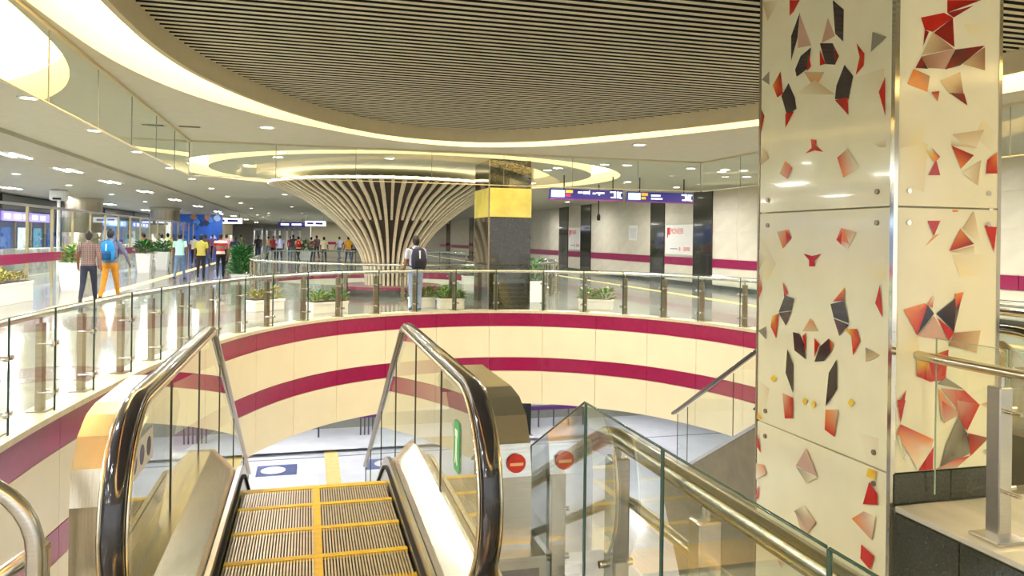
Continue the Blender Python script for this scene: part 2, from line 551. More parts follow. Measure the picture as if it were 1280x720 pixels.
structure('wall_end', MB().box((-22, 117.8, 0), (.3, 118, CZ)), mat('grey_wall', (206, 202, 190), .6), 'grey wall at the far end behind the crowd', 'wall')
structure('wall_left', MB().box((-22.2, -6, 0), (-22, 118, CZ)), mat('left_wall', (120, 130, 140), .6), 'back wall of the shops along the concourse', 'wall')

# ------------------------------------------------------------------ glass railing round the well
def post_railing(path_pts, name, label, z_rail=.92, group=None, spacing=.95, off_post=.17, off_glass=.05, post_w=.09, base_z=.05, zg0=-.06):
    pts = path_pts
    root = thing(name, (pts[0].x, pts[0].y, 0), label, 'railing', group)
    P = offset(pts, off_post); G = offset(pts, off_glass)
    MB().tube(at(P, z_rail), .032, 10).build('top_rail', STEEL, root)
    # even posts
    L = [0]
    for a, b in zip(P, P[1:]): L.append(L[-1] + (b - a).length)
    n = max(1, round(L[-1] / spacing))
    idx = [min(range(len(L)), key=lambda i: abs(L[i] - L[-1] * k / n)) for k in range(n + 1)]
    for i in idx:
        p = P[i]; t = (P[min(i + 1, len(P) - 1)] - P[max(i - 1, 0)]).normalized(); nn = Vector((-t.y, t.x, 0))
        h1, h2 = t * post_w * .5, nn * post_w * .3
        c = [p - h1 - h2, p + h1 - h2, p + h1 + h2, p - h1 + h2]
        mb = MB(); zt = z_rail - .08
        mb.add(at(c, base_z) + at(c, zt), [(3, 2, 1, 0), (4, 5, 6, 7), (0, 1, 5, 4), (1, 2, 6, 5), (2, 3, 7, 6), (3, 0, 4, 7)])
        mb.tube([p + Vector((0, 0, zt)), p + Vector((0, 0, z_rail))], .012, 8)
        d = [p - h1 * 2.2 - h2 * 3, p + h1 * 2.2 - h2 * 3, p + h1 * 2.2 + h2 * 3, p - h1 * 2.2 + h2 * 3]
        mb.add(at(d, base_z) + at(d, base_z + .012), [(3, 2, 1, 0), (4, 5, 6, 7), (0, 1, 5, 4), (1, 2, 6, 5), (2, 3, 7, 6), (3, 0, 4, 7)])
        po = mb.build('post', POSTM, root)
        for z in (.22, .66):
            fx = MB()
            for s_ in (-1, 1):
                q = p + t * (.05 * s_)
                e = q - nn * (off_post - off_glass) + Vector((0, 0, z))
                fx.tube([q + Vector((0, 0, z)), e], .011, 8)
                fx.tube([e - nn * .012, e + nn * .012], .024, 10)
            fx.tube([p - t * .06 + Vector((0, 0, z)), p + t * .06 + Vector((0, 0, z))], .009, 6)
            fx.build('glass_clamp', STEEL, po)
    for i, j in zip(idx, idx[1:]):
        if j - i < 1: continue
        seg = [p.copy() for p in G[i:j + 1]]
        seg[0] += (seg[1] - seg[0]).normalized() * .008; seg[-1] -= (seg[-1] - seg[-2]).normalized() * .008
        g = MB().ribbon(at(seg, zg0), at(seg, z_rail + .06), smooth=True).build('glass_panel', GLS, root, fix=False)
        e = MB()
        nn = offset(seg, .012)
        for (q, r) in ((seg[0], nn[0]), (seg[-1], nn[-1])):
            e.tube([Vector((q.x, q.y, zg0)), Vector((q.x, q.y, z_rail + .06))], .006, 4)
        e.tube(at(seg, z_rail + .06), .005, 4)
        e.build('glass_edge', GREEN_EDGE, g)
    return root


post_railing(WELL, 'balustrade', 'curved glass balustrade with steel posts around the escalator opening')
far_path = [Vector((3.1 - 4.6 * math.cos(math.pi * k / 60), 24.3 - 4.6 * math.sin(math.pi * k / 60), 0)) for k in range(61)]
far_path = [Vector((-1.5, 36 - .4 * k, 0)) for k in range(29)] + far_path[1:] + [Vector((7.7, 24.4 + .4 * k, 0)) for k in range(29)]
far_path = far_path[::-1]
post_railing(far_path, 'balustrade', 'glass balustrade curving in front of the ribbed trumpet column', z_rail=.95, spacing=1.3, base_z=0, zg0=.05)
post_railing([Vector((7.6 - 9.4 * k / 30, 37.2 + 1.0 * math.sin(math.pi * k / 30), 0)) for k in range(31)][::-1], 'balustrade',
             'distant glass balustrade at the back edge of the second opening', z_rail=.95, spacing=1.5, base_z=0, zg0=.05)


# ------------------------------------------------------------------ escalator
def smooth_line(yb, h, y0, y1, slope=.577, R=.9):
    """flat at height h until yb, then down at slope, with a fillet; list of (y,z)"""
    a = math.atan(slope); tl = R * math.tan(a / 2)
    pts = [(y0, h)]
    for k in range(9):
        th = a * k / 8
        pts.append((yb - tl + R * math.sin(th), h - R * (1 - math.cos(th))))
    pts.append((y1, h - (y1 - yb) * slope))
    return pts


def strip_yz(mb, pts, t, x0, x1, mi=0):
    """band following pts (y,z), thickness t below it, between x0 and x1"""
    n = len(pts); low_ = []
    for i in range(n):
        a = Vector(pts[max(0, i - 1)]); b = Vector(pts[min(n - 1, i + 1)]); d = (b - a).normalized()
        low_.append((pts[i][0] + d.y * t, pts[i][1] - d.x * t))
    A = [Vector((x0, *p)) for p in pts]; Bq = [Vector((x1, *p)) for p in pts]
    C = [Vector((x1, *p)) for p in low_]; D = [Vector((x0, *p)) for p in low_]
    mb.slab(A, Bq, C, D, mi)


def escalator(xc, dy, label, steps_n, ymax, stickers):
    CLAD = STEEL if stickers else mat('truss_olive', (120, 114, 92), .45, var=.1)
    root = thing('escalator', (xc, 3 + dy, 0), label, 'escalator')
    Y = lambda v: v + dy
    yb_step = 5.25
    # steps
    def step_z(y):
        if y < yb_step - .4: return -.02
        if y < yb_step + .5:
            t = (y - yb_step + .4) / .9; return -.02 - .577 * .45 * t * t
        return -.02 - .577 * .45 - .577 * (y - yb_step - .5)
    mb = MB(); hw = .465
    mb.box((-hw, 0, -.2), (hw, .398, -.012), 1)
    pitch = .0155; k = 0
    x = -hw
    while x < hw - .004:
        mb.box((x, 0, -.013), (x + pitch * .52, .398, 0), 0); x += pitch
    sme = mb.mesh('step', [TREAD, TREADD])
    bor = MB().box((-hw, .352, -.012), (hw, .396, .0035)).box((-.022, 0, -.012), (.022, .352, .003)).mesh('yellow_border', YEL)
    for k in range(steps_n):
        y0 = 3.72 + .4 * k
        so = link_mesh('step', sme, root, (xc, Y(y0), step_z(y0 + .2)))
        link_mesh('yellow_border', bor, so)
    # landing
    MB().box((xc - .62, Y(1.75), -.05), (xc + .62, Y(3.45), .006)).build('landing_plate', STEEL, root)
    cb = MB(); x = xc - .46
    while x < xc + .46:
        cb.box((x, Y(3.45), -.03), (x + .009, Y(3.73), .008)); x += .0155
    cb.box((xc - .48, Y(3.4), -.05), (xc + .48, Y(3.62), .006))
    cb.build('comb', mat('comb_yellow', (230, 190, 30), .4), root)
    for s in (-1, 1):
        X = lambda v: xc + s * v
        # skirt, brush, inner deck
        sk = smooth_line(5.35, .15, Y(3.0), Y(ymax)) if False else [(Y(0) + p[0], p[1]) for p in smooth_line(5.4, .14, 3.0, ymax)]
        b_ = MB(); strip_yz(b_, sk, .45, X(.475), X(.50)); b_.build('skirt', STEEL, root)
        b_ = MB(); strip_yz(b_, [(p[0], p[1] - .06) for p in sk], .02, X(.462), X(.475)); b_.build('skirt_brush', BRUSH, root)
        dk = [(dy + p[0], p[1]) for p in smooth_line(5.25, .30, 2.95, ymax)]
        b_ = MB(); n = len(dk)
        sec = [(.70, .0), (.645, .0), (.525, -.13), (.505, -.16), (.505, -.24), (.70, -.24)]
        vs = []; fs_ = []
        for (yy_, zz_) in dk:
            vs += [(X(a), yy_, zz_ + b) for a, b in sec]
        m_ = len(sec)
        for i in range(n - 1):
            for q in range(m_):
                q2 = (q + 1) % m_
                fs_.append((i * m_ + q, i * m_ + q2, (i + 1) * m_ + q2, (i + 1) * m_ + q))
        fs_ += [tuple(range(m_)), tuple(range((n - 1) * m_, n * m_))]
        b_.add(vs, fs_); b_.build('inner_deck', STEELH, root)
        # handrail line with newel
        hx = X(.685) - .04
        top = smooth_line(5.7, 1.0, 3.38, ymax, R=.55)
        arc = [(3.38 - .44 * math.sin(math.pi * k / 20), .56 - .44 * math.cos(math.pi * k / 20)) for k in range(20)]
        line = [(3.8, .12)] + arc + top
        line = [(dy + p[0], p[1]) for p in line]
        b_ = MB(); nl = len(line)
        # rounded handrail section
        hs = [(.036, -.012), (.040, .004), (.030, .022), (.0, .028), (-.030, .022), (-.040, .004), (-.036, -.012)]
        def sweep(mbx, section, mi=0, stop=None):
            vs, fs_ = [], []
            nl = stop or len(line)
            for i, p in enumerate(line[:nl]):
                a = Vector(line[max(0, i - 1)]); c = Vector(line[min(nl - 1, i + 1)]); d = (c - a).normalized()
                no = Vector((-d.y, d.x))
                for (u, v) in section:
                    vs.append((hx + u, p[0] + no.x * v, p[1] + no.y * v))
            m2 = len(section)
            for i in range(nl - 1):
                for q in range(m2):
                    q2 = (q + 1) % m2
                    fs_.append((i * m2 + q, i * m2 + q2, (i + 1) * m2 + q2, (i + 1) * m2 + q))
            mbx.add(vs, fs_, mi, True)
        sweep(b_, hs); b_.build('handrail', RUBBER, root)
        b_ = MB(); sweep(b_, [(.03, -.012), (-.03, -.012), (-.028, -.022), (-.012, -.045), (.012, -.045), (.028, -.022)], 0, 26); b_.build('handrail_guide', CHROME, root)
        # side chrome beads
        b_ = MB()
        for u in (-.046, .046):
            sweep(b_, [(u - .007, -.022), (u + .007, -.022), (u + .007, -.004), (u - .007, -.004)], 0, 23)
        b_.build('guide_bead', STEELH, root)
        # glass balustrade: newel panel, flat panels, inclined panels
        def topz(y):
            if y < 3.38 + 1e-6:
                return .56 + math.sqrt(max(0, .44 ** 2 - (y - 3.38) ** 2)) - .045
            pts = top
            for a, c in zip(pts, pts[1:]):
                if a[0] <= y <= c[0]: return a[1] + (c[1] - a[1]) * (y - a[0]) / max(1e-6, c[0] - a[0]) - .045
            return pts[-1][1]
        def botz(y):
            pts = [(p[0] - dy, p[1]) for p in dk]
            for a, c in zip(pts, pts[1:]):
                if a[0] <= y <= c[0]: return a[1] + (c[1] - a[1]) * (y - a[0]) / max(1e-6, c[0] - a[0]) - .02
            return pts[-1][1]
        cuts = [3.0, 4.05, 5.05, 6.2, 7.4, 8.6, 9.8, 11.0]
        cuts = [c for c in cuts if c < ymax - .2] + [ymax - .1]
        gx = X(.672) - .04
        for a, c in zip(cuts, cuts[1:]):
            yl = [a + .004 + (c - a - .008) * k / 12 for k in range(13)]
            g = MB().ribbon([(gx, Y(q), botz(q)) for q in yl], [(gx, Y(q), topz(q)) for q in yl]).build('glass_panel', GLSE, root, fix=False)
            MB().box((gx - .005, Y(c) - .003, botz(c)), (gx + .005, Y(c) + .003, topz(c))).build('glass_edge', mat('joint_dark', (70, 66, 54), .4), g)
        # outer deck and cladding down the slope
        b_ = MB(); strip_yz(b_, [(dy + p[0], p[1]) for p in smooth_line(5.25, .30, 3.1, ymax)], .05, X(.70), X(.93)); b_.build('outer_deck', STEEL, root)
        b_ = MB(); strip_yz(b_, [(dy + p[0], p[1]) for p in smooth_line(5.25, .25, 3.1, ymax)], 1.15 if stickers else 2.6, X(.90), X(.93)); b_.build('side_cladding', CLAD, root)
        # newel shell: curved stainless end cover outside the handrail
        sh = [(3.62, .06), (3.45, .06), (3.33, .10), (3.255, .2), (3.235, .32), (3.235, .6), (3.26, .74), (3.33, .85), (3.45, .91), (3.6, .93), (4.25, .93), (4.42, .90), (4.55, .80)]
        inn = [(4.45, .74), (4.36, .83), (4.22, .86), (3.6, .86), (3.47, .84), (3.38, .79), (3.32, .7), (3.3, .58), (3.3, .34), (3.32, .22), (3.38, .15), (3.47, .12), (3.62, .12)]
        A = [Vector(((X(.735) - .04), Y(p[0]), p[1])) for p in sh]; Bq = [Vector((X(.90 if s > 0 else .94), Y(p[0]), p[1])) for p in sh]
        inn = inn[::-1]
        C = [Vector((X(.90 if s > 0 else .94), Y(p[0]), p[1])) for p in inn]; D = [Vector(((X(.735) - .04), Y(p[0]), p[1])) for p in inn]
        b_ = MB(); b_.slab(A, Bq, C, D)
        ns = b_.build('newel_cover', STEELH if s < 0 else STEEL, root)
        b_ = MB().prism([(Y(p[0]), p[1]) for p in inn], 'x', X(.73), X(.89)); b_.build('newel_side', STEEL, ns)
        if stickers and s > 0:
            def disc(mbx, c, r, th, mi=0):
                mbx.tube([Vector(c), Vector(c) + Vector((0, -th, 0))], r, 24, mi)
            b_ = MB(); disc(b_, (X(.83), Y(3.234), .66), .042, .003)
            st = b_.build('stop_sticker', mat('sticker_red', (206, 52, 36), .35), ns)
            MB().box((X(.83) - .03, Y(3.229), .65), (X(.83) + .03, Y(3.231), .663)).build('sticker_bar', mat('sticker_bar', (240, 190, 150), .4), st)
        if stickers:
            if s < 0:
                b_ = MB().box((gx + .004, Y(3.12), .70), (gx + .006, Y(3.56), .83))
                st = b_.build('safety_sticker', WHITE, root)
                for q in range(3):
                    cy = Y(3.2 + .135 * q)
                    MB().tube([(gx + .006, cy, .765), (gx + .0075, cy, .765)], .04, 20).build('sticker_symbol', mat('symbol_blue', (52, 50, 110), .4), st)
            else:
                pts = []
                for q in range(24):
                    an = 2 * math.pi * q / 24
                    pts.append((Y(3.58) + .07 * max(-1, min(1, 1.4 * math.cos(an))), .655 + .12 * max(-1, min(1, 1.15 * math.sin(an)))))
                st = MB().prism(pts, 'x', gx - .006, gx - .004).build('safety_sticker', mat('sticker_green', (38, 158, 96), .4), root)
                b2 = MB()
                b2.box((gx - .008, Y(3.55), .70), (gx - .006, Y(3.61), .735)).box((gx - .008, Y(3.565), .63), (gx - .006, Y(3.595), .695))
                b2.prism([(Y(3.57), .63), (Y(3.55), .57), (Y(3.565), .57), (Y(3.58), .61), (Y(3.6), .57), (Y(3.615), .57), (Y(3.595), .64)], 'x', gx - .008, gx - .006)
                b2.build('sticker_symbol', WHITE, st)
    return root


escalator(.07, 0.0, 'escalator with yellow lined steps and black handrails going down from the camera', 13, 9.4, True)
escalator(5.985, 1.25, 'second escalator descending behind the patterned square column', 9, 9.0, False)

# ------------------------------------------------------------------ stairs beside the escalator
st_root = thing('staircase', (2.32, 2.6, 0), 'dark granite staircase with yellow nosings beside the escalator', 'staircase')
tr = MB().box((-1.19, 0, -.16), (1.19, .315, 0)).mesh('stair_step', GRANITE)
no = MB().box((-1.19, -.004, -.03), (1.19, .045, .003)).mesh('nosing', YEL)
for k in range(30):
    z = -.152 * (k + 1)
    so = link_mesh('stair_step', tr, st_root, (2.32, 2.6 + .30 * k, z)); link_mesh('nosing', no, so, (2.32, 2.87 + .30 * k, z))
sb = MB().prism([(2.62, -.32), (11.6, -4.9), (11.6, -5), (2.62, -.9)], 'x', 1.14, 3.50); sb.build('stringer', STEEL, st_root)

# near railing between escalator and stairs: level, then down the stairs
X0 = 1.075
nr = thing('stair_railing', (X0, 1.0, 0), 'steel and glass railing with double tubes between escalator and stairs', 'railing')
sl = .5
tz = lambda y, h: h if y < 2.69 else h - (y - 2.69) * sl
rp = [Vector((X0, -.6, .95)), Vector((X0, 2.5, .95)), Vector((X0, 2.62, .93)), Vector((X0, 2.75, .87)), Vector((X0, 9.5, tz(9.5, .95)))]
MB().tube(rp, .034, 14).build('top_rail', STEELH, nr)
MB().tube([p + Vector((.06, 0, -.24)) for p in rp], .02, 12).build('lower_rail', STEELH, nr)
for k, yp in enumerate((.75, 1.32, 1.9, 2.52, 3.2, 4.0, 4.9, 5.8, 6.7)):
    zt = tz(yp, .95)
    zb = 0 if yp < 2.55 else -.152 * ((yp - 2.6) // .3 + 1)
    po = MB().rbox((X0 - .035, yp - .035, zb), (X0 + .035, yp + .035, zt - .07), .006).tube([(X0, yp, zt - .08), (X0, yp, zt)], .015, 8)\
        .box((X0 - .05, yp - .06, zb), (X0 + .05, yp + .06, zb + .012)).build('post', STEEL, nr)
    for (dz_, xe) in ((.45, .06), (.7, .02)):
        MB().tube([(X0 - .065, yp, zt - dz_), (X0 + xe, yp, zt - dz_)], .014, 8).build('glass_clamp', CHROME, po)
    MB().tube([(X0 + .02, yp, zt - .24), (X0 + .06, yp, zt - .24)], .01, 8).build('rail_bracket', CHROME, po)
for (a, c) in ((.4, 1.3), (1.31, 2.04), (2.05, 2.68), (2.69, 3.40), (3.41, 4.6), (4.61, 5.9), (5.91, 7.2)):
    gx = X0 - .062
    z0, z1 = tz(a, 1.04), tz(c, 1.04)
    g = MB().add([(gx, a, z0 - 1.0), (gx, c, z1 - 1.0), (gx, c, z1), (gx, a, z0)], [(0, 1, 2, 3)]).build('glass_panel', GLSR, nr, fix=False)
    MB().tube([(gx, c, z1 - 1.0), (gx, c, z1)], .006, 6).tube([(gx, a, z0), (gx, c, z1)], .004, 6).build('glass_edge', GREEN_EDGE, g)

# right ledge: marble slabs, granite facing, railing
MB_ = MB()
lg = thing('marble_ledge', (3.8, 3.0, 0), 'white marble ledge with dark granite facing beside the patterned column', 'ledge')
yq = -1.0
for k in range(5):
    MB().rbox((3.54, yq + .006, -.012), (5.2, yq + .984, .022), .004).build('marble_slab', MARBLE, lg); yq += .989
gt = MB().box((3.535, -.245, -.9), (3.56, .245, -.022)).mesh('granite_tile', GRANITE)
for k in range(9):
    link_mesh('granite_tile', gt, lg, (0, -.3 + .5 * k, 0))
    link_mesh('granite_tile', gt, lg, (0, -.3 + .5 * k, -.885))
MB().box((3.552, -.4, -1.9), (3.58, 3.95, -.022)).build('joint_strip', mat('joint_pale', (190, 188, 170), .6), lg)
rr = thing('ledge_railing', (3.71, 3.36, 0), 'steel tube railing with square post on the white marble ledge', 'railing')
MB().tube([(3.72, 3.985, .95), (3.72, -1, .95)], .03, 14).build('top_rail', STEELH, rr)
for yp in (3.36, 2.2, 1.0):
    po = MB().rbox((3.66, yp - .045, .02), (3.75, yp + .045, .87), .006).tube([(3.72, yp, .86), (3.72, yp, .95)], .014, 8)\
        .rbox((3.60, yp - .10, .0225), (3.81, yp + .10, .045), .006).build('post', STEEL, rr)
    for zc_ in (.74, .3):
        MB().tube([(3.70, yp, zc_), (3.70, yp - .14, zc_)], .012, 8).tube([(3.70, yp, zc_), (3.82, yp, zc_)], .012, 8).build('glass_clamp', CHROME, po)
for (a, c) in ((3.42, 3.92), (2.9, 3.4), (1.6, 2.88), (.3, 1.58)):
    gx = 3.82
    g = MB().add([(gx, a, .08), (gx, c, .08), (gx, c, 1.06), (gx, a, 1.06)], [(0, 1, 2, 3)]).build('glass_panel', GLS, rr, fix=False)
    MB().tube([(gx, a, .08), (gx, a, 1.06), (gx, c, 1.06), (gx, c, .08)], .005, 6).build('glass_edge', mat('edge_pale_green', (170, 196, 176), .2), g)

# bent tube barrier beside the escalator landing
br = thing('tube_barrier', (-1.0, 2.9, 0), 'bent steel tube barrier beside the escalator landing', 'barrier')
bp = [(-2.2, 2.9, .84), (-1.15, 2.9, .84)] + [(-1.15 + .27 * math.sin(a_), 2.9, .57 + .27 * math.cos(a_)) for a_ in [math.pi / 2 * k / 8 for k in range(1, 9)]] + [(-.88, 2.9, 0)]
MB().tube(bp, .03, 14).build('hoop', STEEL, br)
MB().tube([(-1.02, 2.9, .80), (-1.02, 2.9, 0)], .022, 12).build('post', STEEL, br)
MB().tube([(-1.02, 2.94, .47), (-.93, 3.0, .52), (-.90, 3.06, .54)], .028, 12).build('lower_stub', STEEL, br)
MB().tube([(-.90, 3.06, .53), (-.90, 3.06, 0)], .018, 10).build('post', STEEL, br)

# ------------------------------------------------------------------ main column with printed glass
CX0, CX1, CY0, CY1 = 3.53, 4.36, 3.97, 5.45
CTOP = CZ + .17
colr = thing('printed_column', ((CX0 + CX1) / 2, (CY0 + CY1) / 2, 0), 'square column clad in cream glass printed with red and dark facets', 'column')
MB().box((CX0 + .04, CY0 + .04, -4.98), (CX1 - .04, CY1 - .04, CTOP)).build('core', FASCIA, colr)
zj = on_x(1110, 256, CX0).z; zl = on_x(1100, 597, CX0).z
zj2, zl2 = 1.885, .21
ART = {
    'R': (198, 34, 22), 'r': (150, 24, 20), 'D': (46, 38, 42), 'd': (84, 58, 54), 'O': (236, 140, 62), 'Y': (244, 214, 70),
    'B': (214, 192, 146), 'P': (206, 170, 148), 'G': (146, 146, 128), 'C': (246, 245, 216), 'b': (160, 112, 84)}
left_art = [
    'D 1000,15 997,47 989,76 989,45', 'RrRR 987,0 1000,0 992,15 987,20', 'P 1000,18 1014,57 997,60', 'D 1041,0 1055,12 1054,52 1044,42', 'P 1035,22 1044,45 1027,54',
    'D 1014,59 1011,85 996,96 994,87 1001,70', 'R 1011,67 1014,83 1009,89', 'D 1025,54 1041,54 1044,81 1032,80', 'R 1025,62 1032,80 1025,82', 'drd 1041,54 1049,70 1044,81',
    'BBO 1005,90 1031,90 1019,111', 'CBB 994,118 1044,118 1019,100', 'rRRO 976,89 979,117 972,122 966,107', 'G 962,89 962,106 951,100', 'DDDDD 986,104 994,122 996,136 984,144 977,120',
    'RrR 982,142 993,139 982,160', 'bRRR 946,138 956,145 951,167 944,155', 'R 937,42 947,70 936,67', 'R 936,22 944,25 937,37', 'rRRRO 1071,54 1081,67 1080,82 1070,94 1075,70',
    'G 1091,40 1109,46 1089,65', 'D 1056,81 1067,95 1061,124 1044,124 1046,107', 'rRR 1044,125 1060,122 1061,144', 'R 1107,96 1107,145 1099,115', 'BCB 944,8 975,0 960,26',
    'R 1014,174 1021,175 1020,184 1015,184', 'R 1019,181 1030,190 1019,188 1007,192', 'ORRB 982,201 991,210 985,224 975,217', 'RBCO 1047,197 1060,186 1074,209 1055,222',
    'CBBB 943,184 958,190 962,198 944,208', 'CCBB 1090,178 1108,172 1108,184 1100,184', 'BORO 972,290 986,287 989,297 979,311', 'ROBC 1046,300 1052,285 1071,290 1060,312', 'O 1048,299 1056,287 1062,305',
    'R 983,288 990,297 984,304', 'R 1047,300 1053,289 1052,306', 'CCB 942,312 960,318 948,338', 'R 1005,317 1016,320 1027,317 1019,326 1019,333 1012,333 1012,325',
    'BRRR 949,338 953,361 943,374 942,363', 'RRr 979,352 986,366 981,372', 'D 982,369 993,373 990,388 974,390', 'd 974,391 990,389 983,407', 'RRRY 974,392 971,423 964,408 966,395', 'G 958,408 958,424 947,413',
    'OrR 1057,359 1056,376 1042,377', 'D 1039,380 1056,376 1062,404 1043,397', 'dDd 1043,398 1062,406 1050,420', 'YRRRR 1056,411 1072,411 1076,426 1067,444 1065,419', 'RRR 1101,355 1104,397 1095,379',
    'GBB 1083,434 1101,444 1083,452', 'D 992,415 1000,417 1006,430 1008,449 994,438', 'R 1004,420 1008,416 1008,441', 'D 1037,423 1039,441 1031,451 1019,452 1026,433', 'R 1019,422 1025,430 1019,447', 'rOr 1037,423 1043,430 1039,441',
    'OBB 1014,398 1024,414 1004,414', 'DDDD 985,436 992,455 992,491 983,466', 'D 1047,449 1047,486 1033,508 1037,466', 'BRRR 979,491 992,497 992,523 982,523', 'OBRR 1033,512 1049,512 1044,546 1032,537',
    'R 932,449 940,452 933,474', 'Y 968,468 972,473 968,478 964,473', 'Y 1065,498 1069,503 1065,509 1061,503', 'Y 1007,496 1010,501 1007,507 1004,501', 'Y 1018,500 1021,505 1018,511 1015,505',
    'YOYY 948,514 954,524 947,536 941,526', 'R 948,541 952,566 938,553', 'BOPC 939,575 956,581 959,592 944,598', 'R 938,609 950,607 948,625 938,617', 'YROY 941,628 948,630 945,645 938,640',
    'P 1009,560 1023,596 996,582', 'GCB 996,583 1023,597 1009,604', 'GCPP 994,639 1006,631 1021,653 1012,664', 'PPC 996,642 1012,664 1006,676', 'YOYY 1087,575 1097,584 1095,600 1084,595',
    'R 1088,602 1098,617 1098,631 1080,630', 'OPCP 1066,648 1081,639 1096,645 1091,675', 'R 1078,680 1094,695 1089,712 1077,698', 'R 925,668 930,694 924,698', 'OCC 974,700 984,704 978,712']
right_art = [
    'Rrr 1184,0 1227,0 1184,16', 'r 1184,16 1217,7 1192,22', 'R 1151,22 1180,16 1191,22 1166,40 1156,37', 'r 1191,22 1193,59 1167,41', 'r 1156,37 1161,40 1154,57', 'BbB 1166,40 1192,61 1152,69',
    'bPPb 1151,71 1194,61 1181,86 1160,85', 'drdr 1194,62 1231,57 1200,82 1181,87', 'bbB 1231,59 1231,88 1202,80', 'rDr 1151,72 1160,86 1144,85', 'ObOO 1142,86 1162,95 1159,115 1134,105',
    'BBbB 1175,101 1200,90 1204,117 1186,116', 'drr 1186,116 1205,117 1209,132', 'RrO 1164,115 1174,114 1172,127', 'BBC 1190,168 1230,162 1217,190', 'OBR 1170,199 1164,184 1175,196', 'R 1170,200 1175,219 1160,219', 'YOO 1157,186 1174,198 1167,203',
    'RrO 1189,182 1217,194 1201,211', 'BBC 1189,182 1222,185 1190,174', 'CBB 1202,216 1226,200 1222,232', 'ORRR 1246,190 1247,217 1232,217 1234,200', 'R 1159,276 1175,276 1167,295', 'OYO 1156,308 1167,295 1174,292',
    'OrR 1200,286 1217,305 1186,314', 'BCB 1217,264 1225,304 1203,286', 'BBC 1186,315 1217,307 1217,318', 'RRR 1230,282 1246,284 1242,315', 'O 1190,260 1197,260 1197,265 1190,265',
    'OORR 1129,387 1155,379 1159,381 1146,419', 'OCR 1159,380 1168,367 1165,385', 'D 1159,381 1167,392 1146,419', 'DdD 1170,392 1195,372 1192,415', 'OORR 1193,367 1204,365 1200,378 1194,385', 'ddG 1194,385 1200,378 1192,414',
    'P 1167,395 1184,426 1147,420', 'R 1171,397 1192,415 1185,426', 'bBBb 1192,416 1225,413 1220,441 1185,432', 'YRRRR 1145,450 1185,437 1181,475 1162,477 1145,470', 'R 1160,452 1181,452 1166,474', 'G 1171,480 1182,472 1205,487',
    'PRRR 1175,485 1205,488 1222,504 1202,517', 'OPP 1172,485 1200,519 1176,524', 'R 1132,487 1127,520 1115,507', 'R 1114,500 1131,500 1125,529', 'OROCC 1113,543 1125,530 1166,549 1163,563 1147,587',
    'CGC 1112,545 1125,545 1134,590', 'RPP 1176,500 1200,517 1179,529', 'PRRr 1195,500 1224,505 1208,538 1198,530', 'GdGdG 1197,523 1208,541 1212,566 1174,587 1182,555', 'rbR 1209,541 1235,547 1212,570', 'RRR 1166,558 1165,587 1147,589', 'RRPP 1195,573 1212,569 1195,587 1168,589',
    'BOC 1225,505 1240,500 1236,512']


# faint tone-on-tone facets under the strong ones: x, y, tone
FAINT = [(246, 245, 216), (246, 236, 182), (236, 226, 192)]
left_art = [[(940, 5, 2), (985, 10, 0), (990, 60, 0), (950, 40, 0)], [(1060, 100, 0), (1105, 85, 2), (1108, 130, 0), (1075, 128, 0)],
            [(940, 290, 0), (970, 330, 2), (960, 350, 1), (938, 345, 0)], [(1075, 330, 0), (1105, 320, 0), (1107, 350, 1), (1085, 352, 0)],
            [(1072, 540, 0), (1098, 548, 2), (1098, 575, 0), (1085, 578, 0)], [(935, 470, 0), (962, 486, 2), (955, 520, 0), (934, 516, 1)]] + left_art
right_art = [[(1122, 170, 0), (1160, 180, 1), (1155, 240, 2), (1124, 230, 0)], [(1122, 140, 0), (1160, 150, 0), (1150, 180, 1), (1122, 185, 2)],
             [(1228, 150, 1), (1245, 165, 0), (1240, 190, 0), (1218, 170, 2)], [(1190, 318, 2), (1240, 318, 0), (1235, 345, 0), (1200, 345, 1)],
             [(1120, 395, 0), (1145, 410, 2), (1150, 440, 1), (1122, 440, 0)], [(1205, 30, 1), (1245, 30, 0), (1240, 55, 0), (1215, 50, 0)]] + right_art


def art_mesh(items, place, name, parent, zlo, zhi, clip, nrm_):
    me_v, me_f, me_c = [], [], []
    for ii, it in enumerate(items):
        if isinstance(it, list):
            pts = [(p[0], p[1]) for p in it]
            cols = [FAINT[p[2]] for p in it]
        else:
            key, *pp = it.split(' ')
            pts = [tuple(map(float, p.split(','))) for p in pp]
            cols = [ART[key[min(i, len(key) - 1)]] for i in range(len(pts))]
        P3 = [place(*p) for p in pts]
        cz = sum(p.z for p in P3) / len(P3)
        if not (zlo <= cz < zhi): continue
        P3 = [clip(p) + nrm_ * (ii * .00012) for p in P3]
        n = len(me_v)
        me_v += [tuple(p) for p in P3]
        c = sum(P3, Vector()) / len(P3)
        me_v.append(tuple(c))
        cc = [lin(x) for x in cols]; cc.append(tuple(sum(x[k] for x in cc) / len(cc) for k in range(3)))
        for i in range(len(pts)):
            j = (i + 1) % len(pts)
            me_f.append((n + i, n + j, n + len(pts)))
            me_c += [cc[i], cc[j], cc[-1]]
    if not me_f: return
    off = origin(parent)
    me = bpy.data.meshes.new(name)
    me.from_pydata([(p[0] - off.x, p[1] - off.y, p[2] - off.z) for p in me_v], [], me_f)
    ca = me.color_attributes.new('Col', 'FLOAT_COLOR', 'CORNER')
    for i, c in enumerate(me_c): ca.data[i].color = (*c, 1)
    me.materials.append(ARTPR)
    o = link_mesh(name, me, parent); o['kind'] = 'stuff'
    return o


def clampv(lo, hi, v): return max(lo, min(hi, v))


